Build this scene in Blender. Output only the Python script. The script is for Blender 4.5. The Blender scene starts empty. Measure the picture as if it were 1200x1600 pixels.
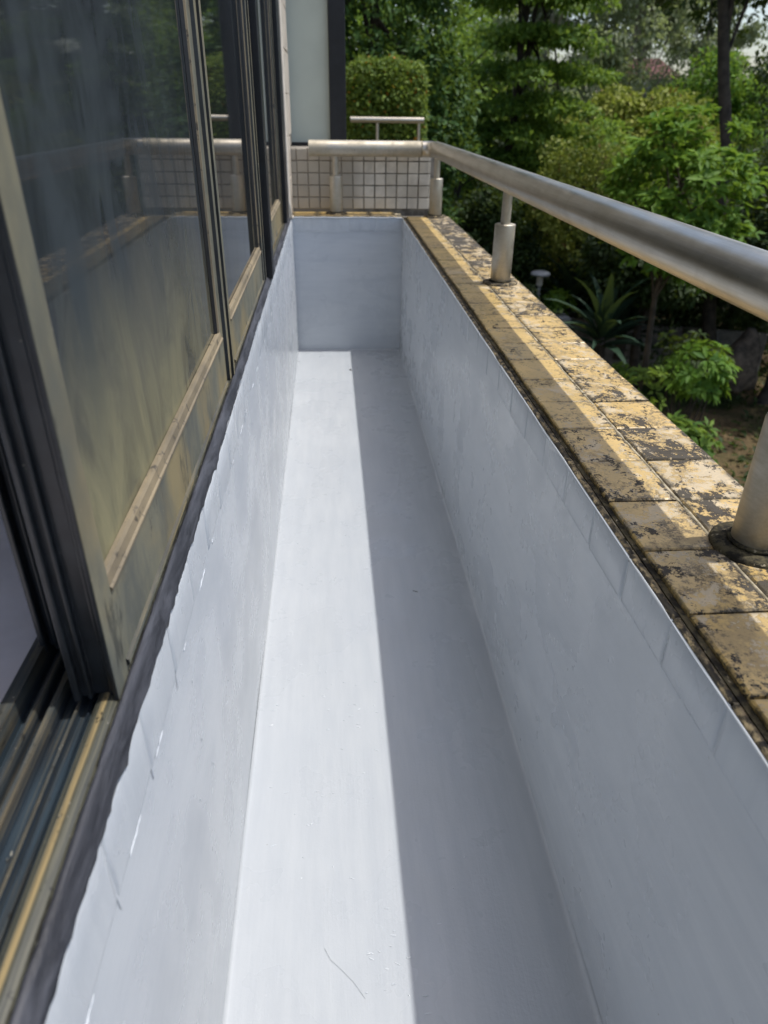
import bpy, bmesh, math, random
import numpy as np
from mathutils import Matrix, Vector
random.seed(7); rng = np.random.default_rng(7)
S = bpy.context.scene
COL = S.collection

# ------------------------------------------------------------------ camera, sky, sun, exposure
cam = bpy.data.cameras.new('camera'); cam_o = bpy.data.objects.new('camera', cam); COL.objects.link(cam_o)
right = Vector((0.99744689, -0.07029281, 0.01259473)); up = Vector((0.02411229, 0.49751689, 0.8671191)); fwd = Vector((0.06721833, 0.86460156, -0.49794159))
m3 = Matrix((right, up, -fwd)).transposed()
cam_o.matrix_world = Matrix.Translation((0, 0, 1.0)) @ m3.to_4x4()
cam.sensor_fit = 'VERTICAL'; cam.sensor_height = 36.0; cam.lens = 36.0 * 1107 / 1600
cam.clip_start = 0.02; cam.clip_end = 1000
cam.dof.use_dof = True; cam.dof.focus_distance = 0.95; cam.dof.aperture_fstop = 6.8
S.camera = cam_o

to_sun = Vector((0.400, 0.035, 1.0)).normalized()
w = bpy.data.worlds.new('World'); S.world = w; w.use_nodes = True
nt = w.node_tree; nt.nodes.clear()
sky = nt.nodes.new('ShaderNodeTexSky'); sky.sky_type = 'NISHITA'; sky.sun_disc = False
sky.sun_elevation = math.asin(to_sun.z); sky.sun_rotation = math.atan2(to_sun.x, to_sun.y)
sky.air_density = 1.0; sky.dust_density = 2.5; sky.ozone_density = 1.0
bg = nt.nodes.new('ShaderNodeBackground'); bg.inputs[1].default_value = 0.15
wo = nt.nodes.new('ShaderNodeOutputWorld')
nt.links.new(sky.outputs[0], bg.inputs[0]); nt.links.new(bg.outputs[0], wo.inputs[0])
sun = bpy.data.lights.new('sun', 'SUN'); sun.energy = 2.65; sun.angle = math.radians(0.7); sun.color = (1.0, 0.97, 0.92)
sun_o = bpy.data.objects.new('sun', sun); COL.objects.link(sun_o)
sun_o.rotation_euler = to_sun.to_track_quat('Z', 'Y').to_euler()
S.view_settings.view_transform = 'Standard'; S.view_settings.look = 'None'
S.view_settings.exposure = 0.41; S.view_settings.gamma = 1.0; S.view_settings.use_curve_mapping = False

# ------------------------------------------------------------------ node helpers
class NT:
    def __init__(s, name):
        s.m = bpy.data.materials.new(name); s.m.use_nodes = True
        s.t = s.m.node_tree; s.t.nodes.clear()
        s.out = s.t.nodes.new('ShaderNodeOutputMaterial')
    def n(s, typ, **kw):
        nd = s.t.nodes.new(typ)
        for k, v in kw.items(): setattr(nd, k, v)
        return nd
    def put(s, sock, v):
        if isinstance(v, bpy.types.NodeSocket): s.t.links.new(v, sock)
        elif v is not None:
            if isinstance(v, tuple) and len(v) == 3 and sock.type == 'RGBA': v = v + (1,)
            sock.default_value = v
    def pos(s): return s.n('ShaderNodeNewGeometry').outputs['Position']
    def map(s, v, scale=(1, 1, 1), loc=(0, 0, 0), rot=(0, 0, 0)):
        nd = s.n('ShaderNodeMapping'); s.put(nd.inputs[0], v)
        nd.inputs[1].default_value = loc; nd.inputs[2].default_value = rot; nd.inputs[3].default_value = scale
        return nd.outputs[0]
    def noise(s, v, scale, detail=3, rough=0.55, dist=0.0):
        nd = s.n('ShaderNodeTexNoise'); s.put(nd.inputs['Vector'], v); nd.inputs['Scale'].default_value = scale
        nd.inputs['Detail'].default_value = detail; nd.inputs['Roughness'].default_value = rough; nd.inputs['Distortion'].default_value = dist
        return nd.outputs[0]
    def ramp(s, f, a, b, lo=0.0, hi=1.0):
        nd = s.n('ShaderNodeMapRange'); s.put(nd.inputs[0], f); nd.inputs[1].default_value = a; nd.inputs[2].default_value = b
        nd.inputs[3].default_value = lo; nd.inputs[4].default_value = hi; nd.interpolation_type = 'SMOOTHSTEP'
        return nd.outputs[0]
    def math(s, op, a, b=0.0, clamp=False):
        nd = s.n('ShaderNodeMath', operation=op); s.put(nd.inputs[0], a); s.put(nd.inputs[1], b); nd.use_clamp = clamp
        return nd.outputs[0]
    def mix(s, f, a, b, mode='MIX'):
        nd = s.n('ShaderNodeMix', data_type='RGBA', blend_type=mode); s.put(nd.inputs[0], f); s.put(nd.inputs[6], a); s.put(nd.inputs[7], b)
        return nd.outputs[2]
    def sep(s, v):
        nd = s.n('ShaderNodeSeparateXYZ'); s.put(nd.inputs[0], v); return nd.outputs
    def bump(s, h, strength=0.3, dist=0.002, normal=None):
        nd = s.n('ShaderNodeBump'); s.put(nd.inputs['Height'], h); nd.inputs['Strength'].default_value = strength
        nd.inputs['Distance'].default_value = dist
        if normal is not None: s.put(nd.inputs['Normal'], normal)
        return nd.outputs[0]
    def bsdf(s, color, rough=0.5, metal=0.0, normal=None, spec=0.5, **kw):
        nd = s.n('ShaderNodeBsdfPrincipled'); s.put(nd.inputs['Base Color'], color); s.put(nd.inputs['Roughness'], rough)
        s.put(nd.inputs['Metallic'], metal); s.put(nd.inputs['Specular IOR Level'], spec)
        if normal is not None: s.put(nd.inputs['Normal'], normal)
        for k, v in kw.items(): s.put(nd.inputs[k], v)
        return nd.outputs[0]
    def done(s, shader): s.t.links.new(shader, s.out.inputs[0]); return s.m

def simple(name, color, rough=0.5, metal=0.0, var=0.25, scale=20, bump=0.2):
    a = NT(name); p = a.pos(); nz = a.noise(p, scale, 4)
    dark = tuple(c * (1 - var) for c in color); light = tuple(min(1, c * (1 + var)) for c in color)
    c = a.mix(a.ramp(nz, 0.3, 0.7), dark, light)
    return a.done(a.bsdf(c, rough, metal, a.bump(a.noise(p, scale * 6, 3), bump, 0.002)))

# ------------------------------------------------------------------ materials
def paint_mat(name, axis, mul=1.0, rough=(0.24, 0.50), lapk=1.0, tex=1.0):          # grey elastomeric brush paint; strokes run along `axis`
    a = NT(name); p = a.pos()
    sc = {'y': (9, 0.8, 9), 'z': (9, 9, 1.0), 'x': (0.9, 9, 9), 'floor': (9, 0.8, 9)}[axis]
    lap = {'y': (1, 1.1, 3.6), 'z': (2.5, 2.5, 1.2), 'x': (1.2, 2, 3.0), 'floor': (3.2, 1.0, 1)}[axis]
    st = a.noise(a.map(p, sc), 6, 4, 0.6)
    st2 = a.noise(a.map(p, tuple(c * 5 for c in sc)), 5, 3, 0.6)
    big = a.noise(p, 2.3, 3, 0.5, 0.6)
    lapn = a.math('ADD', a.noise(a.map(p, lap, (3.1, 1.7, 0.4)), 2.2, 1, 0.4, 0.3), a.math('MULTIPLY', a.noise(a.map(p, sc), 14, 2), 0.008))
    coat = a.ramp(lapn, 0.525, 0.545); coat2 = a.ramp(lapn, 0.60, 0.625)          # lap marks of the later coats
    k = lambda c: tuple(q * mul for q in c)
    c = a.mix(a.ramp(st, 0.25, 0.75), k((0.480, 0.510, 0.542)), k((0.540, 0.567, 0.592)))
    c = a.mix(a.ramp(big, 0.3, 0.75, 0, 0.55), c, k((0.462, 0.497, 0.538)))
    c = a.mix(a.math('MULTIPLY', coat, 0.42 * lapk), c, k((0.425, 0.457, 0.500)))
    c = a.mix(a.math('MULTIPLY', coat2, 0.45 * lapk), c, k((0.55, 0.575, 0.60)))
    spk = a.ramp(a.noise(p, 95, 2, 0.5), 0.765, 0.80)
    c = a.mix(a.math('MULTIPLY', spk, 0.55), c, (0.20, 0.19, 0.17))
    r = a.math('SUBTRACT', a.ramp(a.noise(p, 7, 4, 0.6), 0.3, 0.75, rough[0], rough[1]), a.math('MULTIPLY', coat, 0.05))
    lump = a.ramp(a.noise(a.map(p, (1, 0.7, 1)), 55, 3, 0.6), 0.62, 0.80)
    h = a.math('ADD', a.math('MULTIPLY', st2, 0.35), a.math('ADD', a.math('MULTIPLY', lump, 0.10 * tex), a.math('MULTIPLY', a.noise(p, 22, 3), 0.30)))
    h = a.math('ADD', h, a.math('MULTIPLY', a.noise(p, 230, 3, 0.6), 0.12 * tex))
    return a.done(a.bsdf(c, r, 0, a.bump(h, 0.36, 0.0018), 0.5))
M_paint_y = paint_mat('grey_waterproof_paint_wall', 'y', 1.02, (0.22, 0.46), 0.60, 2.2); M_paint_z = paint_mat('grey_waterproof_paint_tile', 'z', 1.02, (0.22, 0.44), 0.6, 2.2); M_paint_x = paint_mat('grey_waterproof_paint_end', 'x', 1.06, (0.24, 0.50), 0.5)
M_paint_floor = paint_mat('grey_waterproof_paint_floor', 'floor', 0.85, (0.24, 0.50), 0.16, 2.6); M_paint_blob = paint_mat('glossy_paint_blister', 'z', 1.04, (0.10, 0.16))

def coping_mat():
    a = NT('weathered_ochre_tile'); p = a.pos(); xyz = a.sep(p)
    rnd = a.n('ShaderNodeObjectInfo').outputs['Random']
    q = a.n('ShaderNodeVectorMath', operation='ADD'); a.put(q.inputs[0], p)
    cmb = a.n('ShaderNodeCombineXYZ'); a.put(cmb.inputs[2], a.math('MULTIPLY', rnd, 3.0)); a.put(q.inputs[1], cmb.outputs[0]); q = q.outputs[0]
    base = a.mix(a.ramp(a.noise(q, 14, 3), 0.3, 0.7), (0.50, 0.345, 0.120), (0.66, 0.455, 0.165))
    base = a.mix(a.math('MULTIPLY', rnd, 0.35), base, (0.50, 0.37, 0.17))
    # matt worn film in grey beige, fine black algae, white scale, black lichen
    g1 = a.noise(q, 120, 4, 0.7); g2 = a.noise(q, 330, 3, 0.7)
    grit = a.math('ADD', a.math('MULTIPLY', a.ramp(g1, 0.34, 0.66), 0.6), a.math('MULTIPLY', a.ramp(g2, 0.34, 0.66), 0.4))
    amt = a.math('ADD', a.math('MULTIPLY', a.ramp(xyz[0], 0.395, 0.425), 0.105), a.math('MULTIPLY', a.ramp(xyz[1], 1.25, 0.55), 0.075))
    per = a.math('MULTIPLY', a.math('SUBTRACT', rnd, 0.5), 0.09)
    amt = a.math('ADD', a.math('ADD', amt, per), a.math('MULTIPLY', a.math('MULTIPLY', a.ramp(xyz[0], 0.40, 0.44), a.ramp(xyz[1], 1.9, 2.5)), 0.10))
    film = a.ramp(a.math('ADD', a.math('ADD', a.math('MULTIPLY', amt, 0.6), a.noise(q, 13, 5, 0.66, 0.4)), a.math('MULTIPLY', grit, 0.22)), 0.60, 0.77)
    c = a.mix(a.math('MULTIPLY', film, 0.72), base, (0.32, 0.235, 0.115))
    algae = a.ramp(a.math('ADD', a.math('MULTIPLY', a.noise(a.map(q, (1, 1, 1), (2, 5, 0)), 26, 4, 0.65), 0.55), a.math('ADD', a.math('MULTIPLY', amt, 0.5), a.math('MULTIPLY', grit, 0.30))), 0.465, 0.555)
    c = a.mix(a.math('MULTIPLY', algae, 0.70), c, (0.085, 0.066, 0.038))
    patch = a.noise(q, 21, 4, 0.6, 0.5)
    white = a.ramp(a.math('ADD', a.math('ADD', patch, amt), a.math('MULTIPLY', grit, 0.24)), 0.755, 0.79)
    c = a.mix(a.math('MULTIPLY', white, 0.80), c, (0.56, 0.47, 0.33))
    blk = a.ramp(a.math('ADD', a.math('ADD', a.noise(a.map(q, (1.25, 0.9, 1), (4.2, 8.1, 0)), 19, 5, 0.66, 0.7), amt), a.math('MULTIPLY', grit, 0.20)), 0.75, 0.78)
    c = a.mix(a.math('MULTIPLY', blk, 0.93), c, (0.030, 0.026, 0.022))
    # grime that collects along the tile rims
    tc = a.n('ShaderNodeTexCoord').outputs['Object']; o = a.sep(tc)
    ex = a.math('DIVIDE', a.math('ABSOLUTE', o[0]), 0.0430); ey = a.math('DIVIDE', a.math('ABSOLUTE', o[1]), 0.0530)
    edge = a.math('MAXIMUM', a.math('POWER', ex, 14), a.math('POWER', ey, 18))
    edge = a.math('MULTIPLY', edge, a.ramp(a.noise(q, 60, 4, 0.7), 0.38, 0.6), True)
    c = a.mix(a.math('MULTIPLY', edge, 0.8), c, (0.06, 0.05, 0.03))
    rough = a.math('ADD', 0.34, a.math('MULTIPLY', a.math('MAXIMUM', a.math('MULTIPLY', film, 0.5), a.math('MAXIMUM', blk, white)), 0.5), True)
    h = a.math('ADD', a.math('MULTIPLY', a.noise(q, 140, 4, 0.7), 0.6), a.math('ADD', a.math('MULTIPLY', white, 0.6), a.math('MULTIPLY', blk, 0.9)))
    return a.done(a.bsdf(c, rough, 0, a.bump(h, 0.55, 0.0016), 0.55))
M_coping = coping_mat()

def lichen_mat():
    a = NT('black_lichen_mortar'); p = a.pos()
    n1 = a.noise(p, 60, 5, 0.7); c = a.mix(a.ramp(n1, 0.42, 0.60), (0.022, 0.020, 0.016), (0.10, 0.085, 0.05))
    c = a.mix(a.ramp(a.noise(a.map(p, (1, 1, 1), (5, 2, 1)), 130, 4, 0.7), 0.63, 0.68), c, (0.36, 0.31, 0.22))
    return a.done(a.bsdf(c, 0.9, 0, a.bump(a.noise(p, 160, 4, 0.7), 0.8, 0.002), 0.2))
M_lichen = lichen_mat()
def nosing_mat():
    a = NT('stained_tile_edge'); p = a.pos()
    c = a.mix(a.ramp(a.noise(p, 40, 4, 0.7), 0.35, 0.65), (0.09, 0.07, 0.04), (0.33, 0.26, 0.15))
    c = a.mix(a.ramp(a.noise(a.map(p, (1, 0.7, 1), (3, 1, 0)), 90, 6, 0.75), 0.44, 0.54), c, (0.03, 0.026, 0.02))
    return a.done(a.bsdf(c, 0.8, 0, a.bump(a.noise(p, 140, 4, 0.7), 0.6, 0.0015), 0.3))
M_nosing = nosing_mat()
def grout_mat():
    a = NT('pale_worn_grout'); p = a.pos()
    c = a.mix(a.ramp(a.noise(p, 70, 4, 0.7), 0.35, 0.65), (0.22, 0.19, 0.13), (0.50, 0.44, 0.32))
    c = a.mix(a.ramp(a.noise(a.map(p, (1, 1, 1), (3, 1, 0)), 45, 5, 0.7), 0.56, 0.63), c, (0.04, 0.035, 0.025))
    return a.done(a.bsdf(c, 0.9, 0, a.bump(a.noise(p, 160, 4, 0.7), 0.6, 0.0015), 0.2))
M_grout = grout_mat()

def steel_mat(name, dust=0.25, r0=0.20, r1=0.32):
    a = NT(name); p = a.pos(); nz = a.sep(a.n('ShaderNodeNewGeometry').outputs['Normal'])[2]
    br = a.noise(a.map(p, (60, 2.0, 60)), 6, 3, 0.6)
    g = a.mix(a.ramp(br, 0.3, 0.7), (0.53, 0.485, 0.405), (0.61, 0.565, 0.48))
    stain = a.ramp(a.noise(p, 11, 5, 0.65, 0.4), 0.42, 0.68)
    g = a.mix(a.math('MULTIPLY', stain, 0.35), g, (0.36, 0.31, 0.22))
    spot = a.ramp(a.noise(a.map(p, (1, 0.6, 1)), 75, 4, 0.7), 0.69, 0.73)
    g = a.mix(a.math('MULTIPLY', spot, 0.7), g, (0.07, 0.055, 0.035))
    d = a.math('MULTIPLY', a.ramp(a.noise(a.map(p, (1, 0.5, 1), (2, 4, 1)), 9, 5, 0.7), 0.3, 0.75), dust, True) if dust > .1 else a.ramp(a.noise(a.map(p, (1, 0.4, 1), (7, 1, 3)), 14, 5, 0.7), 0.5, 0.8, 0.02, 0.30)
    r = a.ramp(a.noise(a.map(p, (20, 1.5, 20)), 5, 4), 0.3, 0.7, r0, r1)
    metal = a.math('SUBTRACT', 1.0, d, True)
    c = a.mix(d, g, (0.36, 0.32, 0.23))
    return a.done(a.bsdf(c, a.math('ADD', r, a.math('MULTIPLY', d, 0.3)), metal, None, 0.5))
M_steel = steel_mat('brushed_steel', 0.05, 0.29, 0.37); M_steel_dull = steel_mat('dulled_steel', 0.95, 0.4, 0.5); M_steel_post = steel_mat('dusty_steel_post', 0.80, 0.36, 0.46)

def alu_mat():
    a = NT('weathered_bronze_aluminium'); p = a.pos(); g = a.n('ShaderNodeNewGeometry'); nrm = a.sep(g.outputs['Normal'])
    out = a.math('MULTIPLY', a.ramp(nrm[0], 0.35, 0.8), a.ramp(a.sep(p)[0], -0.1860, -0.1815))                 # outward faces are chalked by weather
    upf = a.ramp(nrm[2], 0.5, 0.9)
    dark = a.mix(a.ramp(a.noise(p, 30, 4), 0.3, 0.7), (0.010, 0.012, 0.015), (0.024, 0.028, 0.032))
    chalk = a.mix(a.ramp(a.noise(a.map(p, (1, 1.2, 0.5)), 16, 5, 0.65), 0.36, 0.62), (0.108, 0.113, 0.094), (0.185, 0.178, 0.126))
    ochre = a.ramp(a.noise(a.map(p, (1, 0.35, 0.3), (0, 3, 2)), 9, 5, 0.6, 0.4), 0.44, 0.58)
    lowz = a.ramp(a.sep(p)[2], 0.95, 0.62, 0.15, 0.60)
    chalk = a.mix(a.math('MULTIPLY', ochre, lowz), chalk, (0.34, 0.255, 0.105))
    smear = a.ramp(a.noise(a.map(p, (1, 1.3, 0.5), (6, 1, 3)), 17, 6, 0.7, 0.6), 0.56, 0.66)
    chalk = a.mix(a.math('MULTIPLY', smear, 0.75), chalk, (0.035, 0.036, 0.030))
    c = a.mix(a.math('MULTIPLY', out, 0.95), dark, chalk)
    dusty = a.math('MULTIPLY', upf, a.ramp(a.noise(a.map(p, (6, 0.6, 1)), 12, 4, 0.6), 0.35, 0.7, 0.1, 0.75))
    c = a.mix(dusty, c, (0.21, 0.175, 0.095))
    fleck = a.ramp(a.noise(p, 130, 3, 0.7), 0.70, 0.74)
    c = a.mix(a.math('MULTIPLY', fleck, 0.6), c, (0.42, 0.38, 0.28))
    r = a.math('ADD', 0.36, a.math('MULTIPLY', out, 0.25))
    return a.done(a.bsdf(c, r, 0.0, a.bump(a.noise(p, 90, 4, 0.6), 0.25, 0.001), 0.5))
M_alu = alu_mat()
def bead_mat():
    a = NT('ochre_glazing_bead'); p = a.pos()
    c = a.mix(a.ramp(a.noise(a.map(p, (1, 0.5, 0.5)), 16, 4), 0.3, 0.7), (0.15, 0.125, 0.085), (0.28, 0.225, 0.14))
    c = a.mix(a.ramp(a.noise(p, 60, 4, 0.7), 0.58, 0.68), c, (0.07, 0.06, 0.045))
    return a.done(a.bsdf(c, 0.6, 0, a.bump(a.noise(p, 120, 3), 0.4, 0.001)))
M_bead = bead_mat()
def track_mat():
    a = NT('dusty_track_metal'); p = a.pos(); nz = a.sep(a.n('ShaderNodeNewGeometry').outputs['Normal'])[2]; x = a.sep(p)[0]
    st = a.noise(a.map(p, (30, 1.0, 30)), 7, 4, 0.6)
    blue = a.mix(a.ramp(st, 0.3, 0.75), (0.008, 0.012, 0.018), (0.032, 0.052, 0.070))
    och = a.mix(a.ramp(a.noise(p, 25, 4), 0.3, 0.7), (0.11, 0.105, 0.075), (0.27, 0.21, 0.11))
    z = a.sep(p)[2]; st3 = a.noise(a.map(p, (160, 2.5, 160), (2, 1, 4)), 4, 4, 0.65)
    inner = a.ramp(x, -0.186, -0.190)
    crest = a.math('MULTIPLY', a.math('MULTIPLY', a.ramp(z, 0.5945, 0.5958), inner), a.ramp(st3, 0.30, 0.62, 0.03, 0.42))
    floor_dust = a.math('MULTIPLY', a.ramp(a.noise(a.map(p, (55, 0.8, 55), (1, 2, 3)), 6, 4, 0.6), 0.48, 0.66), 0.22)
    c = a.mix(a.math('MAXIMUM', crest, a.math('MULTIPLY', floor_dust, inner)), blue, och)
    olive = a.mix(a.ramp(st3, 0.3, 0.7), (0.030, 0.034, 0.030), (0.105, 0.102, 0.072))
    gold_glint = a.ramp(a.math('ABSOLUTE', a.math('ADD', x, 0.1800)), 0.0030, 0.0005)  # highlight along the rounded flange, put into the colour as a gold line
    olive = a.mix(a.math('MULTIPLY', gold_glint, a.ramp(st3, 0.25, 0.6, 0.3, 0.85)), olive, (0.34, 0.255, 0.12))
    c = a.mix(inner, olive, c)
    crust = a.math('MULTIPLY', a.ramp(x, -0.1725, -0.1690), a.ramp(a.noise(a.map(p, (1, 0.5, 1)), 60, 5, 0.7), 0.46, 0.56))
    c = a.mix(crust, c, (0.018, 0.017, 0.014))
    c = a.mix(a.ramp(a.noise(p, 70, 5, 0.7), 0.60, 0.66), c, (0.022, 0.022, 0.02))
    c = a.mix(a.math('MULTIPLY', a.ramp(a.noise(a.map(p, (1, 1, 1), (3, 3, 3)), 150, 3, 0.7), 0.68, 0.72), 0.6), c, (0.45, 0.42, 0.34))
    return a.done(a.bsdf(c, 0.36, 0.0, a.bump(st, 0.3, 0.001), 0.6))
M_track = track_mat()
def glass_mat():
    a = NT('tinted_glass_with_dried_residue'); p = a.pos(); xyz = a.sep(p); z = xyz[2]; y = xyz[1]
    flow = a.noise(a.map(p, (1, 2.2, 0.55)), 5, 5, 0.6, 0.8)
    low = a.ramp(a.math('ADD', z, a.math('MULTIPLY', a.math('SUBTRACT', y, 0.45), 0.35)), 1.06, 0.62)     # residue runs down to the lower edge
    first = a.ramp(y, 1.15, 0.45)
    dust = a.math('MULTIPLY', a.math('MULTIPLY', low, first), a.ramp(a.math('ADD', a.math('MULTIPLY', flow, 0.6), a.math('MULTIPLY', a.noise(a.map(p, (1, 9, 1.2), (2, 3, 1), (0.25, 0, 0)), 9, 5, 0.7), 0.4)), 0.36, 0.60, 0.30, 1.0), True)
    haze = a.ramp(flow, 0.35, 0.8, 0.02, 0.16)
    film = a.math('MULTIPLY', a.math('MULTIPLY', a.ramp(y, 1.35, 0.6), a.ramp(z, 1.45, 0.85, 0.28, 1.0)), a.ramp(a.math('ADD', a.math('MULTIPLY', flow, 0.5), a.math('MULTIPLY', a.noise(a.map(p, (1, 1.6, 0.8), (5, 2, 1), (0.6, 0, 0)), 6, 5, 0.65, 2.2), 0.5)), 0.36, 0.62, 0.42, 0.95))
    mask = a.math('MAXIMUM', a.math('ADD', a.math('MULTIPLY', dust, 0.58), haze), film, True)
    wipe = a.ramp(a.noise(a.map(p, (1, 2.0, 1.0), (4, 2, 7), (0.5, 0, 0)), 7, 3, 0.5, 1.2), 0.56, 0.70)
    mask = a.math('MULTIPLY', mask, a.math('SUBTRACT', 1.0, a.math('MULTIPLY', wipe, 0.5)))
    col = a.mix(a.ramp(a.math('ADD', z, a.math('MULTIPLY', flow, 0.2)), 0.78, 1.02), (0.295, 0.270, 0.155), (0.042, 0.053, 0.060))
    g = a.bsdf((0.012, 0.014, 0.017), 0.03, 0, None, 0.5, IOR=1.5)
    d = a.bsdf(col, 0.75, 0, None, 0.15)
    sp = a.ramp(a.noise(a.map(p, (1, 1, 0.5)), 60, 2, 0.6), 0.76, 0.79)
    mask = a.math('MAXIMUM', mask, a.math('MULTIPLY', sp, 0.5))
    mx = a.n('ShaderNodeMixShader'); a.put(mx.inputs[0], mask); a.put(mx.inputs[1], g); a.put(mx.inputs[2], d)
    return a.done(mx.outputs[0])
M_glass = glass_mat()
M_seal = NT('dark_grey_mastic'); _p = M_seal.pos(); _s = M_seal.noise(M_seal.map(_p, (14, 1.6, 14)), 6, 5, 0.65, 0.5)
M_seal = M_seal.done(M_seal.bsdf(M_seal.mix(M_seal.ramp(_s, 0.3, 0.7), (0.014, 0.015, 0.020), (0.062, 0.065, 0.078)), 0.5, 0, M_seal.bump(_s, 0.7, 0.003)))
def mosaic_mat():
    a = NT('off_white_mosaic'); p = a.pos(); rnd = a.n('ShaderNodeObjectInfo').outputs['Random']
    c = a.mix(rnd, (0.60, 0.56, 0.48), (0.76, 0.715, 0.63))
    c = a.mix(a.ramp(a.noise(p, 9, 4, 0.6), 0.42, 0.65, 0, 0.5), c, (0.40, 0.36, 0.30))
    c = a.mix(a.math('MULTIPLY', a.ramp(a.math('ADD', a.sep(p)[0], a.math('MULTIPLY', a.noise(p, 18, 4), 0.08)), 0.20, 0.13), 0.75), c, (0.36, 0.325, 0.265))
    return a.done(a.bsdf(c, 0.42, 0, a.bump(a.noise(p, 80, 3), 0.15, 0.001)))
M_mosaic = mosaic_mat()
def mgrout_mat():
    a = NT('dark_mosaic_grout'); p = a.pos()
    c = a.mix(a.ramp(a.noise(p, 30, 4), 0.3, 0.7), (0.11, 0.10, 0.085), (0.26, 0.24, 0.205))
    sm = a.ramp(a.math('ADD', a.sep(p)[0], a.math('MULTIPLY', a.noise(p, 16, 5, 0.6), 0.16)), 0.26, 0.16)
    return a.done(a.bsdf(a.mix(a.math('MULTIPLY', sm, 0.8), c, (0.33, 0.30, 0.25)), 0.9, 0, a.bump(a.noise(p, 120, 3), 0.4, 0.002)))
M_mgrout = mgrout_mat()
M_pier = simple('beige_pier_tile', (0.55, 0.49, 0.41), 0.5, 0, 0.15, 12)
M_concrete = simple('stained_concrete', (0.22, 0.20, 0.17), 0.9, 0, 0.35, 6)
M_render = simple('cream_facade_render', (0.42, 0.38, 0.32), 0.85, 0, 0.12, 5)
M_black = simple('black_frame_paint', (0.010, 0.011, 0.014), 0.45, 0, 0.3, 20)
M_frost = simple('frosted_grey_green_glass', (0.535, 0.585, 0.52), 0.30, 0, 0.06, 4, 0.02)
M_seed = simple('dark_seed', (0.03, 0.025, 0.02), 0.7)
M_fibre = simple('grey_fibre', (0.33, 0.34, 0.36), 0.6)
M_caulk = simple('cream_caulk', (0.66, 0.60, 0.51), 0.6, 0, 0.12, 20)
M_screw = simple('zinc_screw', (0.10, 0.10, 0.10), 0.4, 0.8)
M_sill = simple('pale_marble_sill', (0.76, 0.73, 0.76), 0.35, 0, 0.1, 8)
M_room = simple('pale_room_paint', (0.76, 0.73, 0.75), 0.8, 0, 0.05, 3)
M_roof = simple('red_clay_roof', (0.115, 0.036, 0.030), 0.8, 0, 0.35, 3)
M_white = simple('white_wall_paint', (0.72, 0.70, 0.67), 0.8, 0, 0.1, 1)
M_window = simple('dark_window_glass', (0.02, 0.022, 0.025), 0.1)
M_stone = simple('brown_stone', (0.085, 0.064, 0.045), 0.9, 0, 0.6, 7, 1.0)
M_lamp = simple('grey_lamp_metal', (0.33, 0.35, 0.37), 0.4, 0, 0.1, 10)

def leaf_mat(name, a0, a1, yel=None, trans=0.35, clump=0.8):
    a = NT(name); r = a.n('ShaderNodeNewGeometry').outputs['Random Per Island']; p = a.pos()
    t = a.math('ADD', a.math('MULTIPLY', r, 0.65), a.math('MULTIPLY', a.ramp(a.noise(p, clump, 3, 0.6), 0.35, 0.65), 0.35))
    c = a.mix(t, a0, a1)
    if yel: c = a.mix(a.ramp(r, 0.975, 0.985), c, yel)
    b = a.bsdf(c, 0.55, 0, None, 0.22)
    tr = a.n('ShaderNodeBsdfTranslucent'); a.put(tr.inputs[0], a.mix(0.5, c, (0.24, 0.32, 0.03)))
    mx = a.n('ShaderNodeMixShader'); mx.inputs[0].default_value = trans; a.put(mx.inputs[1], b); a.put(mx.inputs[2], tr.outputs[0])
    return a.done(mx.outputs[0])
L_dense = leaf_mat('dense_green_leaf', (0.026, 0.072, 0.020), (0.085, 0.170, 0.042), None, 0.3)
L_layer = leaf_mat('layered_tree_leaf', (0.060, 0.145, 0.032), (0.250, 0.370, 0.058), None, 0.45)
L_bright = leaf_mat('bright_leaf', (0.055, 0.145, 0.020), (0.21, 0.36, 0.045), None, 0.42)
L_yellow = leaf_mat('yellow_green_leaf', (0.145, 0.195, 0.036), (0.38, 0.395, 0.080), (0.22, 0.12, 0.04), 0.3)
L_grey = leaf_mat('grey_green_leaf', (0.23, 0.27, 0.145), (0.38, 0.41, 0.25), None, 0.5)
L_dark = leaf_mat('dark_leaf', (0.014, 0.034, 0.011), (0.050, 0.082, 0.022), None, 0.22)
L_hedge = leaf_mat('clipped_hedge_leaf', (0.060, 0.120, 0.024), (0.24, 0.32, 0.05), (0.50, 0.20, 0.03), 0.3)
L_agave = leaf_mat('blue_green_agave', (0.018, 0.045, 0.028), (0.040, 0.075, 0.045), None, 0.1)
M_bark = simple('dark_bark', (0.055, 0.044, 0.033), 0.9, 0, 0.4, 8, 0.6)
M_pale_bark = simple('pale_bark', (0.25, 0.215, 0.16), 0.9, 0, 0.25, 6, 0.4)
def ground_mat():
    a = NT('garden_soil'); p = a.pos()
    c = a.mix(a.ramp(a.noise(p, 1.2, 5, 0.65), 0.4, 0.6), (0.075, 0.055, 0.032), (0.16, 0.115, 0.06))
    c = a.mix(a.ramp(a.noise(p, 0.45, 4, 0.6), 0.45, 0.6), c, (0.035, 0.055, 0.018))
    c = a.mix(a.ramp(a.noise(p, 30, 4, 0.7), 0.5, 0.7), c, (0.03, 0.028, 0.018))
    return a.done(a.bsdf(c, 0.95, 0, a.bump(a.noise(p, 14, 5, 0.7), 0.8, 0.05), 0.1))
M_ground = ground_mat()

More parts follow.
